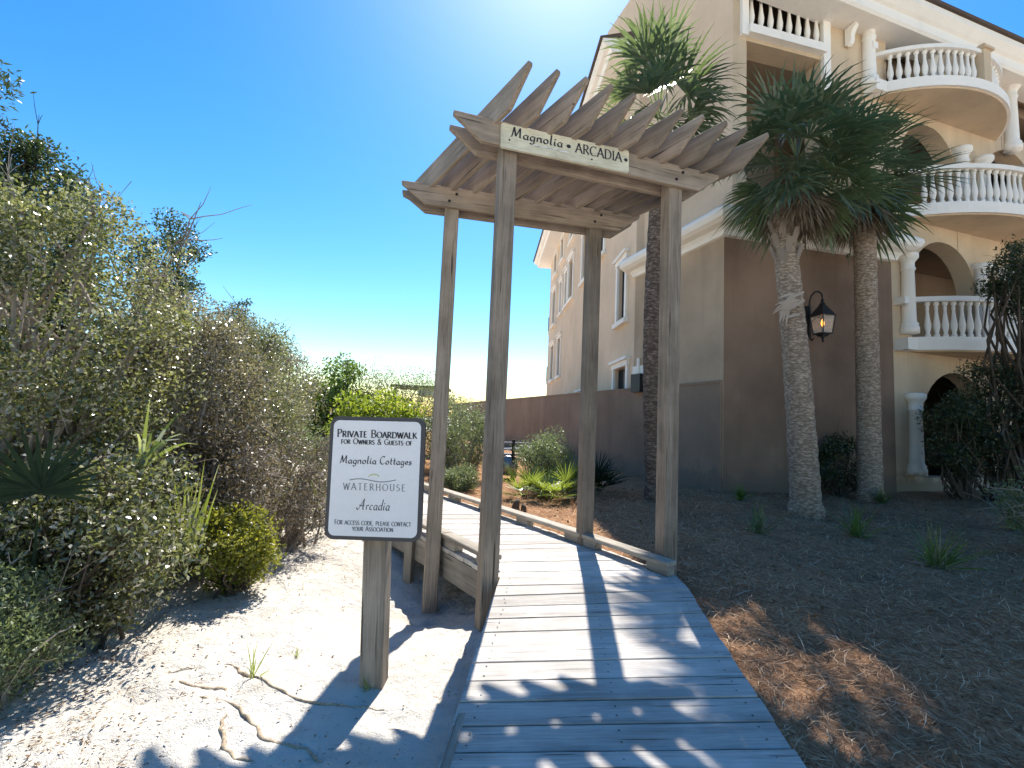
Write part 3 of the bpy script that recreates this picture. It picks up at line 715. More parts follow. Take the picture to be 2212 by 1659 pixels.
# eaves: soffit, two fascias, gutter edge and brackets
def epx(x, y, off):
    h = onpl(x, y, FO - nFc * off, nFc); return (h - FO).dot(uFc), h.z
zE1 = epx(2120, 122, .55)[1]
eav = MB(); eav.sweep([(FM @ Vector((s, 0, 0)))[:2] for s in (-4.2, 9.6)], [(-.1, zE1 + .02), (.5, zE1), (.55, zE1 + .05), (.55, zE1 + .26), (.62, zE1 + .30), (.74, zE1 + .42), (.74, zE1 + .56), (-.1, zE1 + .60)])
eav.build("eave_cornice", M['trim'], bld)
k = MB(); k.sweep([(FM @ Vector((s, 0, 0)))[:2] for s in (-4.25, 9.7)], [(-.2, zE1 + .602), (.80, zE1 + .562), (.82, zE1 + .62), (-3.5, zE1 + 1.6), (-3.5, zE1 + 1.5)]); k.build("roof", M['roof'], bld)
for q in ((1851, 20), (2025, 76), (2161, 136)):
    s = epx(q[0], q[1], .25)[0]
    k = MB(); k.prism([(-.0, zE1), (-.24, zE1), (-.25, zE1 - .06), (-.2, zE1 - .12), (-.15, zE1 - .22), (-.15, zE1 - .36), (-.12, zE1 - .43), (-.06, zE1 - .46), (.0, zE1 - .42)],
                      frame(FM @ Vector((s, 0, 0)), -(-nFc), Vector((0, 0, 1))), -.06, .06)
    k.build("bracket", M['trim'], bld)
# wall pier that carries the upper storeys over the tower corner
COLP = [(.20, 0), (.20, .16), (.17, .18), (.185, .22), (.16, .26), (.15, .3)]
def column(xc, ytop, ybot, parent=bld, off=.10):
    s, zt = fpx(xc, ytop); zb = fpx(xc, ybot)[1]
    Hh = zt - zb; sc = 1.0
    p = [(.19, 0), (.19, .15), (.165, .17), (.18, .22), (.145, .27), (.14, .3), (.125, Hh - .42), (.15, Hh - .40), (.15, Hh - .36), (.13, Hh - .34), (.135, Hh - .22), (.18, Hh - .16), (.21, Hh - .12), (.21, Hh - .03), (.17, Hh)]
    k = MB(); k.lathe(p, 20, Matrix.Translation(FM @ Vector((s, -off, zb)))); o = k.build("column", M['trim'], parent, smooth=True)
    return o
for q in ((1965, 850, 1026), (1949, 552, 722), (2108, 574, 728), (2153, 584, 735), (2066, 325, 440), (2112, 345, 450), (1866, 62, 196), (2010, 100, 205), (2170, 190, 330)): column(*q)
# bowed balconies on three storeys
def bow(lv, xl, span, prot, newel, hs, yref):
    s0 = fpx(xl, yref)[0]; n = 28
    r = (span * span / 4 + prot * prot) / (2 * prot); cx, cy = s0 + span / 2, r - prot
    th = math.asin(min(1, span / 2 / r)) if prot < r else pi / 2
    def pt(t, d=0.0):
        a = -th + 2 * th * t; rr = r - d
        return Vector((cx + rr * sin(a), cy - rr * cos(a)))
    P = [pt(i / n) for i in range(n + 1)]
    zb, zt = lv - .12, lv + .12
    k = MB()
    poly = [(p.x, p.y) for p in P]
    vs = [FM @ Vector((x, min(y, -.001), z)) for z in (zb - .0, zt) for x, y in poly]; m = n + 1
    k.add(vs, [tuple(range(m)), tuple(range(2 * m - 1, m - 1, -1))] + [(i, i + 1, i + 1 + m, i + m) for i in range(m - 1)] + [(m - 1, 0, m, 2 * m - 1)])
    slab = k.build("balcony", M['slab'], bld)
    def band(name, d0, d1, za, zb2, t0=0, t1=1):
        k = MB(); nn = 30
        for i in range(nn + 1):
            t = t0 + (t1 - t0) * i / nn; a, b = pt(t, d0), pt(t, d1)
            for q, z in ((a, za), (b, za), (b, zb2), (a, zb2)): k.v.append(tuple(FM @ Vector((q.x, min(q.y, -.002), z))))
        for i in range(nn):
            for j in range(4): k.f.append((i * 4 + j, i * 4 + (j + 1) % 4, i * 4 + 4 + (j + 1) % 4, i * 4 + 4 + j))
        k.f += [(3, 2, 1, 0), tuple(nn * 4 + j for j in range(4))]
        return k.build(name, M['trim'], slab)
    band("slab_edge", -.06, .05, zb + .03, zt + .03); band("plinth_rail", .06, .24, zt + .034, zt + .12)
    band("handrail", .04, .26, zt + .12 + .845 * hs, zt + .12 + .96 * hs)
    L = 2 * th * r; nbal = int(L / .175)
    for i in range(nbal):
        t = (i + .6) / nbal
        if any(abs(t - q) * L < .2 for q in newel): continue
        q = pt(t, .15)
        if q.y > -.12: continue
        put_baluster(slab, FM @ Vector((q.x, q.y, zt + .122))).scale = (1, 1, hs)
    for q in newel:
        c = pt(q, .15); a = -th + 2 * th * q
        Mx = FM @ Matrix.Translation((c.x, c.y, 0)) @ Matrix.Rotation(a, 4, 'Z')
        k = MB(); k.box(-.14, .14, -.14, .14, zt + .036, zt + 1.12 * hs, Mx); k.box(-.19, .19, -.19, .19, zt + 1.122 * hs, zt + 1.2 * hs, Mx); k.box(-.16, .16, -.16, .16, zt + 1.202 * hs, zt + 1.25 * hs, Mx)
        k.build("newel_post", M['cream'], slab)
M['slab'] = M['cream']
bow(LV[2], 1958, 4.6, .9, [], 1.0, 738)
bow(LV[3], 1952, 5.6, 1.05, [.50], .96, 448)
bow(LV[4], 1876, 4.7, 1.0, [.52], .82, 186)
for lv, xx, yy in ((LV[2], 1938, 735), (LV[4], 1872, 186)):
    s = fpx(xx, yy)[0]
    k = MB(); k.box(s - .12, s + .22, -.30, -.003, lv - .13, lv + .14, FM); k.build("sill_block", M['trim'], bld)
    k = MB(); k.box(s - .1, s + .06, -.24, -.003, lv + .95, lv + 1.12, FM); k.build("rail_block", M['trim'], bld)
for x, ya, yb in ((2066, 462, 520), (1915, 520, 560), (2072, 748, 800), (2160, 240, 290)):
    sj, za = fpx(x, ya); zb_ = fpx(x, yb)[1]
    k = MB(); k.box(sj - .007, sj + .007, -.004, -.001, zb_ - .5, za + .1, FM); k.build("control_joint", M['loggia'], bld)
# loggia doors
for lv, xs_ in ((LV[2], (1975, 2045)), (.9 - .55, (2010,)), (LV[3], (1965,)), ):
    for x in xs_:
        s = fpx(x, 640)[0]
        k = MB(); z0 = lv + .11
        k.holes([(0, z0), (.95, z0), (.95, z0 + 2.25), (0, z0 + 2.25)], [[(.1, z0 + .1), (.85, z0 + .1), (.85, z0 + 2.14), (.1, z0 + 2.14)]], FM @ Matrix.Translation((s + .05, 0, 0)), 2.12, 2.198)
        dr = k.build("door", M['trim'], bld)
        k = MB(); k.box(s + .16, s + .89, 2.15, 2.19, z0 + .11, z0 + 2.13, FM); k.build("pane", M['glass'], dr)
# long side wall with windows
def mx(Y): return 4.0 - .055 * Y
Y0, Y1, ZM = 12.16, 30.0, 12.62
SD = Vector((mx(Y1) - mx(Y0), Y1 - Y0, 0)).normalized(); WM = frame(Vector((mx(Y1), Y1, 0)), -SD)
WL = hypot(mx(Y1) - mx(Y0), Y1 - Y0)
def wy(Y): return (Y1 - Y) / SD.y
W_ = []
for Y, w, z0, z1 in ((27.7, 1.15, 4.15, 6.3), (25.1, .95, 4.15, 6.3), (27.7, 1.15, 7.65, 9.85), (25.1, .6, 7.75, 9.6), (23.4, .6, 7.75, 9.6), (22.1, 1.1, 7.75, 9.85), (18.8, 1.1, 7.75, 9.85), (27.7, 1.15, 10.9, 12.25), (25.1, .95, 10.9, 12.25), (22.1, 1.1, 10.9, 12.25), (13.35, .75, 4.7, 6.5), (13.3, 1.2, 1.2, 3.25), (27.7, 1.15, .8, 2.7), (25.1, .95, .8, 2.7), (22.1, 1.1, .8, 2.7), (18.8, 1.1, .8, 2.7), (16.2, 1.1, 7.75, 9.85), (16.2, 1.1, 10.9, 12.25), (18.8, 1.1, 10.9, 12.25)):
    c = wy(Y); W_.append((c - w / 2, c + w / 2, z0, z1))
k = MB(); k.holes([(0, -.3), (WL, -.3), (WL, ZM), (0, ZM)], [[(a, z0), (b, z0), (b, z1), (a, z1)] for a, b, z0, z1 in W_], WM, 0, .35); k.build("side_wall", M['side'], bld)
for a, b, z0, z1 in W_:
    k = MB()
    k.box(a - .16, a - .003, -.07, .02, z0 - .02, z1 + .0, WM); k.box(b + .003, b + .16, -.07, .02, z0 - .02, z1 + .0, WM)
    k.box(a - .2, b + .2, -.09, .02, z1 + .003, z1 + .16, WM); k.box(a - .26, b + .26, -.16, .02, z1 + .163, z1 + .25, WM)
    k.box(a - .24, b + .24, -.14, .02, z0 - .16, z0 - .023, WM)
    wdw = k.build("window", M['trim'], bld)
    k = MB(); k.box(a + .05, b - .05, .17, .19, z0 + .05, z1 - .05, WM); k.build("pane", M['glass'], wdw)
    k = MB(); k.box(a, a + .05, .1, .2, z0, z1, WM); k.box(b - .05, b, .1, .2, z0, z1, WM); k.box(a + .051, b - .051, .1, .2, z0, z0 + .05, WM); k.box(a + .051, b - .051, .1, .2, z1 - .05, z1, WM)
    k.box((a + b) / 2 - .02, (a + b) / 2 + .02, .12, .165, z0 + .051, z1 - .051, WM); k.box(a + .052, b - .052, .14, .168, (z0 + z1) / 2 - .03, (z0 + z1) / 2 + .03, WM)
    k.build("sash", M['sashdark'], wdw)
k = MB(); k.box(0.0, WL, .36, 9, ZM - .3, ZM, WM); k.box(.0, .3, .36, 9, -.3, ZM - .31, WM); k.box(.31, WL, 1.6, 1.8, -.3, ZM - .31, WM); k.build("inner_block", M['side'], bld)
k = MB(); k.sweep([(WM @ Vector((s, 0, 0)))[:2] for s in (-.8, WL)], [(-.3, ZM - .28), (.85, ZM - .25), (.9, ZM - .08), (1.02, ZM - .05), (1.12, ZM + .06), (1.12, ZM + .14), (-.3, ZM + .2)]); k.build("side_eave", M['trim'], bld)
k = MB(); k.sweep([(WM @ Vector((s, 0, 0)))[:2] for s in (-.8, WL)], [(-.3, ZM + .203), (1.18, ZM + .145), (1.2, ZM + .2), (-4, ZM + 1.5), (-4, ZM + 1.4)]); k.build("side_roof", M['roof'], bld)
for zz in (1.0, 4.3, 7.8):                              # small balconies at the far end
    k = MB(); k.box(-.9, -.003, .05, 1.6, zz - .2, zz, WM); so = k.build("end_balcony", M['trim'], bld)
    k = MB()
    for i in range(9): k.box(-.88, -.86, .07 + i * .18, .09 + i * .18, zz + .003, zz + .95, WM); 
    for i in range(5): k.box(-.87 + i * .19, -.85 + i * .19, .06, .08, zz + .003, zz + .95, WM)
    k.box(-.9, -.005, .05, .09, zz + .953, zz + 1.0, WM); k.box(-.9, -.86, .091, 1.6, zz + .953, zz + 1.0, WM)
    k.build("railing", M['black'], so)
# small dark wall box with a pale surround on the tower's side
TS = frame(Cc, -uLn)
def sidepx(x, y):
    n = Vector((TS.col[1][0], TS.col[1][1], 0)); h = onpl(x, y, Cc, n); return TS.inverted() @ h
q0, q1 = sidepx(1370, 802), sidepx(1400, 840)
k = MB(); k.box(q0.x, q0.x + .62, -.06, -.003, q1.z - .1, q0.z + .12, TS); k.box(q0.x + .25, q0.x + .33, -.1, -.062, q0.z - .1, q0.z + .32, TS); wp = k.build("vent_surround", M['trim'], bld)
k = MB(); k.box(q0.x + .16, q0.x + .56, -.22, -.064, q1.z - .08, q0.z - .12, TS); k.build("vent_hood", M['black'], wp)

# ------------------------------------------------------------------ garden wall
gw = thing("garden_wall", "long brown stucco garden wall running back from the tower corner", "wall", (A.x, A.y, 0))
GA = A + uLn * .02; GB = A + LD * 24.5; GM = frame(GB, GA - GB)
GL = (GA - GB).length
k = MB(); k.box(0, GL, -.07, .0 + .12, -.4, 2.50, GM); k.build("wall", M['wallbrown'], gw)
k = MB(); k.box(0, GL, -.085, .13, 2.502, 2.56, GM); k.build("coping", M['wallbrown'], gw)

# ------------------------------------------------------------------ lantern on the tower
lp = onpl(1777, 700, A - nT * .42, nT)
lan = thing("wall_lantern", "black lantern with a lit flame on the brown tower wall between two palms", "lantern", lp)
LM = frame(lp, uT) @ Matrix.Scale(.76, 4)
def tap(k, w0, w1, z0, z1, Mx):
    vs = [Mx @ Vector((x * w, y * w, z)) for w, z in ((w0, z0), (w1, z1)) for x, y in ((-1, -1), (1, -1), (1, 1), (-1, 1))]
    k.add(vs, [(3, 2, 1, 0), (4, 5, 6, 7)] + [(i, (i + 1) % 4, (i + 1) % 4 + 4, i + 4) for i in range(4)])
k = MB(); tap(k, .215, .10, .24, .46, LM); tap(k, .225, .225, .215, .238, LM); tap(k, .09, .07, .462, .52, LM)
k.lathe([(.06, .52), (.085, .56), (.05, .60), (.03, .64), (.045, .67), (.02, .72), (.012, .76)], 10, LM); k.build("lamp_cap", M['dark_metal'], lan)
k = MB()
for x, y in ((-1, -1), (1, -1), (1, 1), (-1, 1)):
    k.tube([LM @ Vector((x * .155, y * .155, -.26)), LM @ Vector((x * .205, y * .205, .215))], .012, 6)
tap(k, .165, .165, -.29, -.26, LM); tap(k, .08, .11, -.35, -.291, LM); k.lathe([(.01, -.52), (.035, -.47), (.02, -.42), (.05, -.38), (.05, -.352)], 10, LM)
k.build("lamp_frame", M['dark_metal'], lan)
gl = NT("lantern_glass"); gl.base((.75, .72, .65), .05, .5); gl.b.inputs["Alpha"].default_value = .3
k = MB(); tap(k, .146, .192, -.255, .21, LM); k.build("lamp_glass", gl.m, lan)
fl = NT("gas_flame"); fl.base((1, .35, .05)); fl.b.inputs["Emission Color"].default_value = (1, .36, .05, 1); fl.b.inputs["Emission Strength"].default_value = 2.2
k = MB(); k.lathe([(.005, .0), (.035, .05), (.045, .1), (.03, .17), (.006, .23)], 10, LM @ Matrix.Translation((.0, 0, -.08))); k.build("flame", fl.m, lan, smooth=True)
k = MB(); k.lathe([(.03, -.25), (.03, -.1), (.015, -.09)], 8, LM); k.build("burner", M['greymetal'], lan)
k = MB(); hook = [(0, 0, .76), (0, .02, .86), (-.02, .10, .95), (-.04, .2, .96), (-.05, .30, .88), (-.05, .36, .72), (-.05, .36, .3), (-.05, .36, -.35), (-.05, .30, -.42), (-.05, .25, -.36)]
k.tube([LM @ Vector(p) for p in hook], .018, 8); k.tube([LM @ Vector((-.03, .35, .1)), LM @ Vector((0, .2, .22)), LM @ Vector((0, .05, .228))], .014, 6); k.box(-.11, .01, .375, .54, -.3, .6, LM); k.build("bracket", M['dark_metal'], lan)

# ------------------------------------------------------------------ plants
def unit(n, g):
    v = g.normal(size=(n, 3)); return v / np.linalg.norm(v, axis=1, keepdims=True)
def leaf_quads(C, Lg, Wd, g, up=.25, fold=.15, out=None):
    n = len(C); d = unit(n, g); d[:, 2] += up
    if out is not None: d += out
    d /= np.linalg.norm(d, axis=1, keepdims=True)
    r = unit(n, g); s = np.cross(d, r); s /= np.linalg.norm(s, axis=1, keepdims=True) + 1e-9; nn = np.cross(d, s)
    L = (Lg * g.uniform(.6, 1.25, n))[:, None]; W = (Wd * g.uniform(.7, 1.2, n))[:, None]
    a = C; b = C + d * L * .45 + s * W * .5 + nn * W * fold; c = C + d * L; e = C + d * L * .45 - s * W * .5 + nn * W * fold
    return np.stack([a, b, c, e], 1).reshape(-1, 3)
def bent(a, b, g, k=4, j=.08):
    a = np.array(a, float); b = np.array(b, float); L = np.linalg.norm(b - a)
    P = [a + (b - a) * t + (g.normal(size=3) * j * L * sin(pi * t) if 0 < t < 1 else 0) for t in np.linspace(0, 1, k)]
    return [tuple(p) for p in P]
def shrub(name, label, cat, x, y, h, rx, ry, leaf, twig, n, L, W, seed, clumps=26, group=None, z0=None, squash=.5, cs=.34, bare=6, top=0.0, shell=.55, stems=5, lift=.0, core=.22):
    g = np.random.default_rng(seed); z0 = z_at(x, y) if z0 is None else z0
    t = thing(name, label, cat, (x, y, z0), group)
    c0 = np.array([x, y, z0 + h * (.5 + lift / 2)]); rad = np.array([rx, ry, h * (.5 - lift / 2)])
    u = unit(clumps, g) * (shell + (1 - shell) * g.random(clumps) ** .5)[:, None]
    cc = c0 + u * rad * .86
    cr = cs * min(rx, h * .5) * g.uniform(.6, 1.3, clumps) + .04
    wgt = cr ** 2; wgt /= wgt.sum(); cnt = (wgt * n).astype(int)
    P = []
    for i in range(clumps):
        q = unit(cnt[i], g) * (g.random(cnt[i]) ** .42)[:, None] * cr[i]; q[:, 2] *= .8
        P.append(cc[i] + q)
    nc = int(n * core); core = c0 + unit(nc, g) * rad * (.35 + .55 * g.random(nc))[:, None]
    P = np.concatenate(P + [core])
    P = P[P[:, 2] > z0 + .02]
    fast_mesh("foliage", leaf_quads(P, L, W, g), 4, leaf, t)
    k = MB()
    for i in range(clumps):
        base = np.array([x + g.normal() * rx * .18, y + g.normal() * ry * .18, z0 - .05])
        p = bent(base, cc[i], g, 4); r = .012 + .012 * h / 2
        k.tube(p, [r, r * .7, r * .5, r * .28], 4, False)
    for i in range(bare):
        a = cc[g.integers(clumps)]; d = (a - c0) / rad; d = d / np.linalg.norm(d) + g.normal(size=3) * .45; d[2] += .35
        b = a + d / np.linalg.norm(d) * g.uniform(.15, .42) * min(1, h * .5)
        p = bent(a, b, g, 4, .12); k.tube(p, [.008, .006, .004, .002], 3, False)
        for q in range(2):
            m = np.array(p[2]); e = m + (np.array(p[3]) - m + g.normal(size=3) * .12); k.tube(bent(m, e, g, 3, .1), [.004, .003, .0015], 3, False)
    k.build("branches", twig, t, recalc=False)
    return t
HG = "scrub bushes of the hedge along the sand path"
shrub("scrub_bush", "tall broad scrub bush with glinting yellow-green leaves nearest the sandy corner", "bush", -3.9, 3.55, 3.55, 1.2, 1.0, M['leaf_hedge'], M['twig'], 60000, .036, .020, 1, 120, HG, bare=50, cs=.22, core=.08)
shrub("scrub_bush", "grey-leaved scrub bush with bare twigs poking above the hedge beside the tallest bush", "bush", -3.55, 4.6, 3.0, 1.0, .9, M['leaf_grey'], M['twig'], 46000, .036, .018, 2, 110, HG, bare=60, cs=.22, core=.08)
shrub("scrub_bush", "dense olive scrub bush in the middle of the hedge behind the blade-leaved plant", "bush", -3.7, 5.7, 2.95, 1.0, .9, M['leaf_mid'], M['twig'], 36000, .036, .018, 3, 90, HG, bare=40, cs=.23, core=.08)
shrub("scrub_bush", "thin grey scrub bush third from the gap in the hedge", "bush", -4.1, 6.9, 2.85, .95, .9, M['leaf_grey'], M['twig'], 22000, .04, .019, 4, 74, HG, bare=40, cs=.24, core=.1)
shrub("scrub_bush", "smaller dull green scrub bush second from the gap in the hedge", "bush", -4.55, 8.2, 2.7, .95, .9, M['leaf_mid'], M['twig'], 16000, .042, .02, 5, 56, HG, bare=20)
shrub("scrub_bush", "farthest scrub bush where the hedge ends beside the sky gap", "bush", -5.05, 9.7, 2.65, .9, .9, M['leaf_grey'], M['twig'], 6000, .06, .03, 6, 36, HG, bare=24)
shrub("evergreen_tree", "dark feathery evergreen rising at the edge behind the hedge", "tree", -6.15, 4.25, 5.6, .7, .7, M['leaf_dark'], M['twigdark'], 22000, .08, .02, 8, 110, None, bare=10, lift=.3)
shrub("evergreen_tree", "dark round evergreen crown standing above the hedge's first bushes", "tree", -5.55, 5.0, 4.6, .62, .55, M['leaf_dark'], M['twigdark'], 16000, .05, .026, 9, 60, None, bare=16, lift=.4)
shrub("evergreen_tree", "small dark evergreen tip above the grey middle of the hedge", "tree", -5.0, 6.2, 4.25, .48, .42, M['leaf_dark'], M['twigdark'], 5000, .05, .026, 10, 30, None, bare=10, lift=.6)
shrub("evergreen_tree", "small dark evergreen tip rising from the hedge nearest the sky gap", "tree", -5.3, 8.4, 3.5, .4, .4, M['leaf_dark'], M['twigdark'], 3600, .05, .026, 18, 26, None, bare=8, lift=.5)
shrub("scrub_bush", "brown twiggy low bush at the sand's edge beside the sign", "bush", -2.62, 5.3, 1.35, .8, .8, M['leaf_brown'], M['twig'], 8000, .04, .015, 11, 44, HG, bare=140)
shrub("scrub_bush", "low tangled bush with brown twigs under the middle of the hedge", "bush", -2.95, 4.3, 1.5, .8, .65, M['leaf_brown'], M['twig'], 9000, .042, .018, 12, 44, HG, bare=130)
shrub("scrub_bush", "small bright yellow-green bush at the hedge's foot by the sand", "bush", -2.32, 3.9, .82, .34, .32, M['leaf_yellow'], M['twigdark'], 4200, .04, .024, 13, 30, HG, bare=8)
shrub("scrub_bush", "dark shaded bush under the hedge behind the fan palmetto", "bush", -2.86, 3.08, 1.3, .82, .5, M['leaf_mid'], M['twigdark'], 14000, .042, .021, 14, 50, HG, bare=40)
shrub("scrub_bush", "low dark bush with dry brown leaves at the sandy corner behind the grassy clump", "bush", -3.25, 2.72, .95, .55, .4, M['leaf_hedge'], M['twigdark'], 7000, .04, .02, 17, 34, HG, bare=40)
shrub("scrub_bush", "pale green low bush at the path side far along the hedge", "bush", -3.35, 7.0, 1.35, .75, .7, M['leaf_silver'], M['twig'], 5000, .055, .022, 15, 30, HG, bare=20)
shrub("scrub_bush", "grassy grey-green clump at the near corner of the sand", "bush", -2.72, 2.36, .66, .5, .34, M['leaf_silver'], M['twig'], 7000, .034, .012, 16, 40, HG, bare=30)
for i, (x, y, h) in enumerate(((-5.1, 3.3, 3.9), (-5.9, 7.2, 3.1), (-6.4, 9.4, 2.7))):
    shrub("scrub_bush", ["rear scrub bush filling the hedge behind the tallest bush", "rear scrub bush filling the hedge behind the thin grey bush", "rear scrub bush filling the hedge behind its far end"][i], "bush", x, y, h, 1.2, 1.2, M['leaf_dark'] if i == 0 else M['leaf_mid'], M['twigdark'], [26000, 9000, 8000][i], [.05, .06, .07][i], [.024, .03, .034][i], 30 + i, 70, HG, bare=6, cs=.28)
g = np.random.default_rng(99); sn = MB()
for i in range(15):
    a = np.array([-4.35 + g.normal() * .06, 4.75 + g.normal() * .06, 1.0]) if i < 4 else np.array(sn_tip[g.integers(len(sn_tip))])
    if i == 0: sn_tip = []
    b = np.array([-4.0 + g.normal() * .35, 4.75 + g.normal() * .25, 3.9 + g.normal() * .25]) if i < 4 else a + np.array([.25 + g.normal() * .3, g.normal() * .2, .35 + g.normal() * .2])
    p = bent(a, b, g, 5, .07); sn.tube(p, [.028, .02, .013, .009, .004] if i < 4 else [.008, .007, .005, .004, .002], 4, False); sn_tip += p[2:4]
sn.tube([(-4.35, 4.75, -.05), (-4.36, 4.76, .6), (-4.34, 4.75, 1.1)], [.06, .05, .035], 6)
tag(sn.build("dead_shrub", M['twig'], recalc=False), "leafless dead shrub whose bare branches stick up out of the hedge", "shrub")
# bushes past the boardwalk
shrub("green_tree", "dark green rounded small tree behind the sign beyond the boardwalk", "tree", -5.15, 12.9, 3.15, 1.05, .9, M['leaf_green'], M['twigdark'], 9000, .10, .055, 40, 50, None, bare=6, z0=.2)
shrub("garden_bush", "bright yellow-green bush with broad leaves behind the top of the sign", "bush", -3.2, 11.0, 2.1, 1.15, .8, M['leaf_bright'], M['twigdark'], 5500, .12, .06, 41, 40, None, bare=0, z0=.15)
shrub("garden_bush", "fine silvery hedge bush behind the bright broad-leaved bush", "bush", -3.4, 13.2, 3.1, 1.5, .8, M['leaf_silver'], M['twig'], 9000, .07, .025, 42, 50, None, bare=30, z0=.2)
shrub("garden_bush", "silvery bush against the garden wall's far end behind the rear post", "bush", -1.55, 11.4, 2.0, .95, .8, M['leaf_silver'], M['twig'], 8000, .07, .022, 43, 46, None, bare=14, z0=.2)
shrub("garden_bush", "grey-green bush between the two pergola posts nearest the sign", "bush", -.95, 9.6, 1.65, .75, .6, M['leaf_silver'], M['twig'], 7500, .06, .02, 44, 40, None, bare=10, z0=.2)
shrub("garden_bush", "low clipped mound of small leaves beside the boardwalk curb", "bush", -.88, 8.15, .52, .40, .36, M['leaf_silver'], M['twigdark'], 5000, .035, .016, 45, 34, None, bare=0, z0=.2)
shrub("garden_bush", "rounded fine-leaved bush against the garden wall behind the palmettos", "bush", .72, 8.9, 1.22, .66, .5, M['leaf_silver'], M['twigdark'], 7000, .06, .016, 46, 40, None, bare=8, z0=.2)
shrub("garden_bush", "dark shaded shrub against the brown tower between the two palms", "bush", 6.95, 9.45, 1.35, .62, .3, M['leaf_dark'], M['twigdark'], 3600, .06, .03, 47, 26, None, bare=4)
shrub("garden_bush", "large dark feathery shrub screening the ground-floor arch", "bush", 9.32, 9.25, 2.3, .6, .5, M['leaf_dark'], M['twigdark'], 7000, .08, .022, 48, 40, None, bare=14, lift=.12)
shrub("garden_bush", "tall dark shrub in front of the arches at the photo's edge", "bush", 10.1, 9.2, 3.2, .72, .6, M['leaf_dark'], M['twigdark'], 7500, .085, .024, 49, 44, None, bare=10, lift=.1)
shrub("garden_tree", "dark tree reaching in beside the lowest balcony at the edge", "tree", 10.25, 8.8, 5.6, .55, .6, M['leaf_dark'], M['twigdark'], 5500, .08, .03, 50, 40, None, bare=10, lift=.6)
shrub("garden_bush", "straggly pale-twigged bush on the pine straw at the far edge", "bush", 6.35, 5.2, 1.15, .5, .4, M['leaf_silver'], M['twig'], 2200, .08, .016, 51, 22, None, bare=40)

def blade_strip(p0, d, up, L, w, g, seg=5, droop=.5, fanlike=False):
    """tapered blade of seg quads, returned as a list of corner points"""
    out = []; p = np.array(p0, float); d = np.array(d, float); d /= np.linalg.norm(d); s = np.cross(d, up); s /= np.linalg.norm(s) + 1e-9
    prev = None
    for i in range(seg + 1):
        t = i / seg; ww = w * ((.12 + 1.7 * t if t < .5 else .97 * (1 - (t - .5) / .5) ** 1.1 + .05) if fanlike else .55 + .9 * t if t < .4 else .91 * (1 - (t - .4) / .6) ** .8 + .03)
        a, b = p + s * ww / 2, p - s * ww / 2
        if prev is not None: out += [prev[0], prev[1], b, a]
        prev = (a, b); d = d + np.array([0, 0, -droop / seg]) * t * 1.6; d /= np.linalg.norm(d); p = p + d * L / seg
    return out
def fan(p0, d, n, L, w, g, spreadang=2.2, petiole=.5, droop=.5, pw=.02, fold=.25, joined=False):
    """palm fan: stalk, then n narrow leaflets"""
    d = np.array(d, float); d /= np.linalg.norm(d); up = np.array([0, 0, 1.0]); s = np.cross(d, up)
    if np.linalg.norm(s) < .05: s = np.array([1.0, 0, 0])
    s /= np.linalg.norm(s); nn = np.cross(s, d)
    out = blade_strip(p0, d, nn, petiole, pw * 1.2, g, 4, droop * .35)
    dd = d + np.array([0, 0, -droop * .35]); dd /= np.linalg.norm(dd); nn = np.cross(s, dd)
    q = (np.array(out[-1]) + np.array(out[-2])) / 2
    for i in range(n):
        a = -spreadang + 2 * spreadang * (i + .5) / n + g.normal() * .03
        v = dd * cos(a) + s * sin(a) + nn * (fold * abs(sin(a)) + g.normal() * .05)
        l = L * (.75 + .25 * cos(a)) * g.uniform(.85, 1.1)
        out += blade_strip(q, v, nn + g.normal(size=3) * (.05 if joined else .15), l, w, g, 4 if not joined else 5, droop * g.uniform(.7, 1.3), joined)
    return out
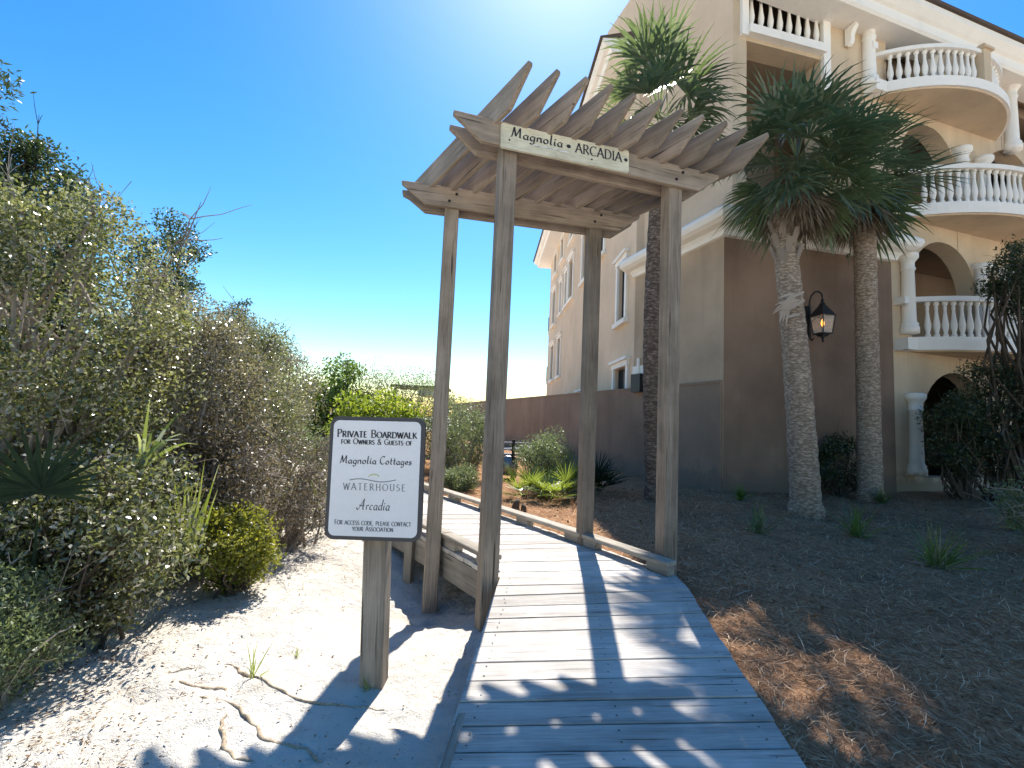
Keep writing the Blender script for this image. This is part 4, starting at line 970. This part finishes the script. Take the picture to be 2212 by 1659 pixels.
def palm(label, base, top, r0, r1, crown, bark, n_live, n_dead, Lf, seed, lean_mid=0, boots=True, peel=None, petiole=.75, els=(-.75, 1.4)):
    g = np.random.default_rng(seed); t = thing("palm_tree", label, "palm tree", base, "palms beside the brown tower")
    base = np.array(base, float); top = np.array(top, float); k = MB(); N = 46
    def cpt(u): return base + (top - base) * u + np.array([lean_mid * sin(pi * u), 0, 0])
    pts, rr = [], []
    for i in range(N + 1):
        u = i / N; pts.append(cpt(u) - (np.array([0, 0, .2]) if i == 0 else 0)); rr.append((r0 + (r1 - r0) * u ** .8) * (1 + .045 * ((i % 2) * 2 - 1) * g.uniform(.2, 1)) * (1.12 if i < 2 else 1))
    k.tube(pts, rr, 18); k.build("trunk", bark, t, smooth=True)
    c = np.array(crown if crown is not None else top, float)
    V = []; D = []
    for i in range(n_live):
        az = i * 2.39996 + g.normal() * .25; el = els[0] + (els[1] - els[0]) * ((i + .5) / n_live) ** .85 + g.normal() * .1
        d = np.array([cos(az) * cos(el), sin(az) * cos(el), sin(el)])
        V += fan(c + d * .08 + np.array([0, 0, -.25 + .3 * (i / n_live)]), d, 22, Lf * g.uniform(.75, 1.1), .062, g, 1.55, petiole * g.uniform(.7, 1.6), g.uniform(.5, 1.5), .03, .3, True)
    fast_mesh("crown", np.array(V), 4, M['frond'], t)
    for i in range(n_dead):
        az = i * 2.39996 + 1; el = -1.05 + g.normal() * .15
        d = np.array([cos(az) * cos(el), sin(az) * cos(el), sin(el)])
        D += fan(c + d * .1 + np.array([0, 0, -.35]), d, 18, Lf * .8, .035, g, .9, petiole * .6, .9, .03, .2)
    if n_dead: fast_mesh("dead_fronds", np.array(D), 4, M['deadfrond'], t)
    if boots:
        k = MB()
        for i in range(34):
            u = 1 - .22 * (i / 34); az = i * 2.39996; p = cpt(u); o = np.array([cos(az), sin(az), 0]); r = r1 * .8
            a = p + o * r; b = p + o * (r + .12) + np.array([0, 0, .26])
            Mx = frame(a, Vector(b - a), Vector((cos(az), sin(az), .3)))
            k.prism([(0, -.012), (.28, -.008), (.28, .008), (0, .022)], Mx, -.05, .05)
        k.build("frond_boots", M['boot'], t)
    if peel is not None:
        k = MB()
        for i in range(18):
            u = i / 18
            if u < .6: a = np.array(peel) + np.array([.2 - .25 * g.random(), -.02, .16 * g.normal() * .6 + .04]); d = np.array([-.9, -.06 + g.normal() * .04, -.45 + g.normal() * .25]); l = g.uniform(.28, .5)
            else: a = np.array(peel) + np.array([-.08 + g.normal() * .03, 0, g.normal() * .06]); d = np.array([-.25 + g.normal() * .12, -.05, -1]); l = g.uniform(.2, .36)
            q = blade_strip(a, d, np.array([.2, -1.0, .2]), l, .055, g, 4, .5)
            b0 = len(k.v); k.v += [tuple(x) for x in q]; k.f += [tuple(range(b0 + 4 * j, b0 + 4 * j + 4)) for j in range(len(q) // 4)]
        k.build("peeling_fibre", M['peel'], t, recalc=False)
    return t
M['peel'] = plain("pale_palm_fibre", (.40, .32, .25), .9, .1)
p1 = onz(1742, 1112, .25); t1 = atY(1686, 440, p1.y + .1)
palm("leaning palm with pale peeling fibre halfway up its thick trunk", tuple(p1), tuple(t1), .225, .17, atY(1722, 345, p1.y + .1), M['trunk'], 44, 24, 1.0, 21, .04, True, atY(1712, 652, p1.y - .19), .55, (-1.05, 1.35))
p2 = onz(1880, 1075, .25); p2 = Vector((p2.x * .955, p2.y * .955, .24)); t2 = atY(1866, 430, p2.y)
palm("straight bare-trunked palm nearest the arched facade", tuple(p2), tuple(t2), .21, .19, atY(1852, 385, p2.y), M['trunk'], 40, 16, 1.05, 22, 0, False, None, .5, (-1.1, 1.2))
p3 = onz(1413, 1080, .25); t3 = atY(1432, 278, p3.y - .5)
palm("slender mottled palm rising behind the pergola's front post", tuple(p3), tuple(t3), .15, .125, atY(1424, 250, p3.y - .5), M['trunk_mottled'], 28, 10, .95, 23, -.12, False, None, .55, (-.7, 1.4))

def palmetto(label, x, y, n, L, mat, seed, z0=None, pet=.35, elmin=.25, cat="palmetto", group="palmettos and small palms", dirs=None):
    g = np.random.default_rng(seed); z0 = z_at(x, y) if z0 is None else z0
    t = thing("palmetto", label, cat, (x, y, z0), group); V = []
    for i in range(n):
        az = i * 2.39996 + g.normal() * .3; el = g.uniform(elmin, 1.25); d = np.array([cos(az) * cos(el), sin(az) * cos(el), sin(el)])
        if dirs: V += fan((x, y, z0), dirs[i], 22, L, .034, g, 1.9, pet * (1 - .12 * i), .12, .018, .05)
        else: V += fan((x, y, z0), d, 16, L, .028, g, 1.35, pet * g.uniform(.7, 1.2), .35, .015, .25)
    fast_mesh("fronds", np.array(V), 4, mat, t)
    k = MB(); k.tube([(x, y, z0 - .08), (x + .02, y, z0 + .08)], [.06, .04], 8); k.build("stem", M['twigdark'], t)
    return t
palmetto("bright green palmetto nearest the boardwalk before the round bush", .28, 7.7, 11, .42, M['palmetto'], 60, .22)
palmetto("bright green palmetto between its two neighbours before the round bush", .72, 7.6, 12, .42, M['palmetto'], 61, .22)
palmetto("taller palmetto behind the other two against the round bush", .98, 8.1, 12, .5, M['palmetto'], 62, .22)
palmetto("dark shaded palmetto at the garden wall behind the rear pergola post", 1.75, 8.7, 12, .5, M['palmettoshade'], 63, .22)
palmetto("large dark fan palmetto in the shade of the hedge", -2.66, 2.62, 1, .36, M['palmettoshade'], 64, .1, .95, 1.1, dirs=[(.08, -.12, 1)])
palmetto("small fan palm low on the path side of the far hedge", -2.75, 6.6, 9, .35, M['palmetto'], 65, .1, .3)
def tuft(label, x, y, n, L, w, mat, seed, z0=None, tilt=.5, droop=.8, cat="grass tuft", name="grass_tuft", group=None):
    g = np.random.default_rng(seed); z0 = z_at(x, y) if z0 is None else z0
    V = []
    for i in range(n):
        az = g.uniform(0, 2 * pi); el = pi / 2 - abs(g.normal()) * tilt
        d = np.array([cos(az) * cos(el), sin(az) * cos(el), sin(el)])
        V += blade_strip((x + g.normal() * L * .06, y + g.normal() * L * .06, z0 - .01), d, np.array([-sin(az), cos(az), .2]) if False else np.array([0.3, -1, .2]), L * g.uniform(.5, 1.1), w, g, 5, droop * g.uniform(.4, 1.4))
    o = fast_mesh(name, np.array(V), 4, mat); tag(o, label, cat, group); return o
bpl = thing("blade_plant", "tall blade-leaved plant with bent pale tips rising out of the hedge", "plant", (-2.6, 3.2, 0))
bo = tuft("tall blade-leaved plant with bent pale tips rising out of the hedge", -2.60, 3.2, 11, .50, .028, M['grassblade'], 70, 1.12, .8, 2.2, None, "blades")
for kk in ("label", "category"):
    if kk in bo: del bo[kk]
bo.parent = bpl; bo.matrix_parent_inverse = parent_inv(bpl)
k = MB(); k.tube([(-2.6, 3.25, -.1), (-2.63, 3.23, .6), (-2.6, 3.2, 1.16)], [.03, .025, .02], 6); k.build("stalk", M['twig'], bpl)
tuft("green strappy plant in the hedge below the bent pale blades", -2.5, 3.6, 20, .75, .022, M['grassblade'], 71, .35, .28, .5, "plant", "blade_plant")
SP = "small plants on the shaded pine straw"
for i, (px, py, L, lab) in enumerate(((1640, 1150, .32, "spiky grey-green plant on the pine straw nearest the boardwalk"), (1850, 1160, .36, "upright green tuft on the pine straw before the leaning palm"), (2022, 1225, .42, "dark green tuft on the pine straw farthest from the palms"), (1600, 1082, .26, "small spiky plant at the foot of the brown tower corner"), (1905, 1090, .30, "bushy green tuft at the foot of the straight palm"), (2190, 1150, .6, "pale-bladed tall tuft at the edge before the arches"))):
    q = onz(px, py, .24); tuft(lab, q.x, q.y, 60, L * 1.35, .016, M['leaf_green'] if i != 0 else M['leaf_silver'], 80 + i, None, .6, .7, "grass tuft", "grass_tuft", SP)
q = onz(545, 1470, .0); tuft("single pale green sprig growing out of the sand by the roots", q.x, q.y, 7, .22, .008, M['grassblade'], 90, None, .35, .5, "plant", "sand_sprig")
q = onz(640, 1412, .0); tuft("tiny green sprout on the sand beside the sign", q.x, q.y, 12, .07, .004, M['grassblade'], 91, None, .7, .5, "plant", "sand_sprig")
q = onz(800, 1488, .0); tuft("wisp of grass at the foot of the sign post", q.x, q.y - .05, 16, .10, .004, M['grassblade'], 92, None, .7, .7)
q = onz(1236, 1105, .24); tuft("dry straw-coloured grass wisp on the sunlit pine straw", q.x, q.y, 14, .24, .006, M['needle'], 93, None, .3, .4)

# ------------------------------------------------------------------ roots on the sand
def root(label, pix, r, lift=.0, cat="root", name="root"):
    P = []
    for i, (x, y) in enumerate(pix):
        q = onz(x, y, 0.01); P.append((q.x, q.y, z_at(q.x, q.y) + r[i] * .08 + lift))
    # smooth the run
    Q, Rr = [], []
    for i in range(len(P) - 1):
        for s in range(4):
            t = s / 4; a = np.array(P[max(i - 1, 0)]); b = np.array(P[i]); c = np.array(P[i + 1]); d = np.array(P[min(i + 2, len(P) - 1)])
            Q.append(tuple(.5 * ((2 * b) + (-a + c) * t + (2 * a - 5 * b + 4 * c - d) * t * t + (-a + 3 * b - 3 * c + d) * t ** 3))); Rr.append(r[i] + (r[i + 1] - r[i]) * t)
    Q.append(P[-1]); Rr.append(r[-1]); gr = np.random.default_rng(len(pix) * 7 + int(pix[0][0]))
    Rr = [max(.002, q * .55 * gr.uniform(.7, 1.3)) for q in Rr]; Q = [(a + gr.normal() * .006, b + gr.normal() * .006, c + gr.normal() * .003) for a, b, c in Q]
    k = MB(); k.tube(Q, Rr, 8); o = k.build(name, M['root'], smooth=True); return tag(o, label, cat, "exposed roots on the sand")
root("long straight root running over the sand towards the sign post", [(490, 1438), (520, 1440), (560, 1470), (610, 1495), (660, 1515), (740, 1525), (830, 1528)], [.012, .016, .014, .012, .011, .009, .006])
root("short thick broken root lying on the sand", [(388, 1474), (430, 1484), (480, 1490), (490, 1512)], [.012, .018, .02, .006])
root("thin root curving down the sand to the sign's shadow", [(384, 1503), (440, 1512), (500, 1525), (545, 1560), (570, 1590), (640, 1610), (700, 1650)], [.007, .009, .012, .016, .016, .012, .008])
root("hooked pale root looping out of the sand at the front", [(485, 1545), (478, 1565), (488, 1600), (500, 1630), (550, 1640)], [.006, .014, .02, .018, .008])
root("thin forked twig lying across the sand", [(300, 1448), (360, 1455), (420, 1446), (490, 1440)], [.004, .006, .005, .004], 0, "twig", "twig")
root("short dark twig standing up from the sand", [(290, 1490), (310, 1505), (325, 1520)], [.006, .009, .006], 0, "twig", "twig")
root("loose twig lying on the sand at the bottom", [(175, 1625), (190, 1600), (198, 1590)], [.003, .005, .003], 0, "twig", "twig")

# ------------------------------------------------------------------ small things beyond the boardwalk
q = onz(1122, 1105, .23)
st = MB(); st.tube([(q.x - .05, q.y, .18), (q.x - .06, q.y, .28), (q.x - .05, q.y, .36), (q.x - .02, q.y - .02, .39)], [.07, .06, .045, .03], 8); st.tube([(q.x + .06, q.y, .18), (q.x + .06, q.y, .30), (q.x + .04, q.y, .335)], [.05, .04, .02], 8)
tag(st.build("tree_stump", M['twigdark'], smooth=True), "small dark brown stump on the sunlit pine straw beside the curb", "stump")
q = onz(1100, 1040, .22)
ut = thing("utility_meter", "grey pipework and drum with a dark post beside the rounded bush", "utility meter", (q.x, q.y, .22))
k = MB(); k.lathe([(.02, .1), (.2, .14), (.23, .3), (.2, .5), (.08, .56)], 14, Matrix.Translation((q.x - .05, q.y + .15, .22))); k.build("drum", M['greymetal'], ut, smooth=True)
k = MB(); k.tube([(q.x + .06, q.y, .1), (q.x + .06, q.y, 1.12)], .035, 8); k.build("post", M['black'], ut)
k = MB(); k.tube([(q.x - .3, q.y, 1.05), (q.x + .42, q.y, 1.05)], .018, 8); k.tube([(q.x - .2, q.y + .1, .6), (q.x - .2, q.y + .1, .9), (q.x + .2, q.y + .1, .92), (q.x + .24, q.y + .1, .7), (q.x - .1, q.y + .05, .72)], .03, 8); k.tube([(q.x - .25, q.y + .1, .78), (q.x + .3, q.y + .1, .8)], .03, 8); k.build("pipes", M['greymetal'], ut)
# dark plank fence far down the path, and a flat awning roof beyond the bushes
fc = thing("plank_fence", "dark plank fence at the end of the path beside the hedge gap", "fence", (-7.2, 15, 0))
k = MB(); Fm = frame((-7.5, 15, 0), (1, .35, 0)); 
for i in range(16): k.box(i * .17, i * .17 + .155, 0, .025, .1, 1.95, Fm)
k.build("planks", M['post'], fc)
k = MB(); k.box(-.05, 2.8, .03, .1, 1.0, 1.1, Fm); k.box(-.05, 2.8, -.05, .08, 1.952, 2.0, Fm); k.box(-.12, -.002, -.04, .1, -.1, 2.25, Fm); k.build("frame", M['post'], fc)
aw = thing("flat_awning", "flat dark awning roof showing over the bushes behind the rear post", "awning", (-2.6, 15, 0))
k = MB(); Am = frame((-4.1, 15.0, 0), (1, .05, 0)); k.box(0, 1.9, 0, 1.8, 2.50, 2.58, Am); k.build("roof", M['twigdark'], aw)
k = MB(); k.box(.9, 1.8, .1, 1.7, 2.25, 2.498, Am); k.build("canopy", M['trim'], aw)
for xx in (.1, 1.75):
    k = MB(); k.box(xx, xx + .08, .1, .18, -.1, 2.248 if xx > .5 else 2.498, Am); k.build("post", M['twigdark'], aw)
q = onz(2003, 1400, .12); pp = MB()
pp.add([(q.x - .09, q.y + .05, .13), (q.x, q.y - .05, .10), (q.x + .10, q.y - .02, .14), (q.x + .03, q.y + .07, .19)], [(0, 1, 2, 3)])
pp.add([(q.x - .09, q.y + .05, .132), (q.x + .03, q.y + .07, .192), (q.x - .02, q.y + .10, .12)], [(0, 1, 2)])
tag(pp.build("paper_scrap", plain("white_paper", (.7, .7, .7), .9), recalc=False), "crumpled white paper scrap lying on the dark pine straw", "paper scrap")

# ------------------------------------------------------------------ loose ground cover
def scatter(n, x0, x1, y0, y1, g, keep):
    x = g.uniform(x0, x1, n); y = y0 + (y1 - y0) * g.random(n) ** 1.5; ok = keep(x, y); return x[ok], y[ok]
g = np.random.default_rng(5)
x, y = scatter(95000, -2, 9.5, 1.0, 9.6, g, lambda x, y: side_of(x, y) > .80)
az = g.uniform(0, pi, len(x)); L = g.uniform(.06, .17, len(x)); w = .0032 * (1 + .12 * y); tilt = g.normal(size=len(x)) * .22
z = z_straw(x, y) + g.uniform(.002, .03, len(x)) + np.abs(tilt) * L * .5
dx, dy, dz = np.cos(az) * L / 2, np.sin(az) * L / 2, tilt * L / 2
sx, sy = -np.sin(az) * w / 2, np.cos(az) * w / 2; bend = g.normal(size=len(x)) * L * .12
def pk(a, b, c): return np.stack([a, b, c], 1)
mxx, myy = -np.sin(az) * bend, np.cos(az) * bend
V = np.stack([pk(x - dx, y - dy, z - dz), pk(x + mxx - sx, y + myy - sy, z), pk(x + dx, y + dy, z + dz), pk(x + mxx + sx, y + myy + sy, z)], 1).reshape(-1, 3)
tag(fast_mesh("pine_needles", V, 4, M['needle']), kind="stuff")
x, y = scatter(26000, -5, .2, 1.2, 7.5, g, lambda x, y: (side_of(x, y) < -.9))
edge = -2.35 - .35 * np.sin(y * 2.3); keep = g.random(len(x)) < np.clip(np.exp(-np.clip(x - edge, 0, 9) * 2.9) + .012, 0, 1); x, y = x[keep], y[keep]
C = pk(x, y, z_sand(x, y) + .006)
V = leaf_quads(C, .028, .012, g, .0); V = V.reshape(-1, 4, 3); V[:, :, 2] = C[:, None, 2] + (V[:, :, 2] - C[:, None, 2]) * .3 + .004; V = V.reshape(-1, 3)
tag(fast_mesh("leaf_litter", V, 4, M['litter']), kind="stuff")

x, y = scatter(800, .5, 9.5, 1.0, 9.6, g, lambda x, y: side_of(x, y) > .82)
C = pk(x, y, z_straw(x, y) + .018); V = leaf_quads(C, .06, .028, g, .1)
tag(fast_mesh("fallen_leaves", V, 4, M['litter']), kind="stuff")
sx_ = []
for i in range(70):
    x, y = g.uniform(1.5, 8.5), 1.3 + 7 * g.random() ** 1.3
    if float(side_of(x, y)) < .95: continue
    a = g.uniform(0, pi); l = g.uniform(.08, .3); z = float(z_straw(x, y)) + .03
    sx_.append(blade_strip((x, y, z), (cos(a), sin(a), g.normal() * .15), (0, 0, 1), l, .010, g, 3, .2))
tag(fast_mesh("straw_stalks", np.array([p for q in sx_ for p in q]), 4, M['peel']), kind="stuff")
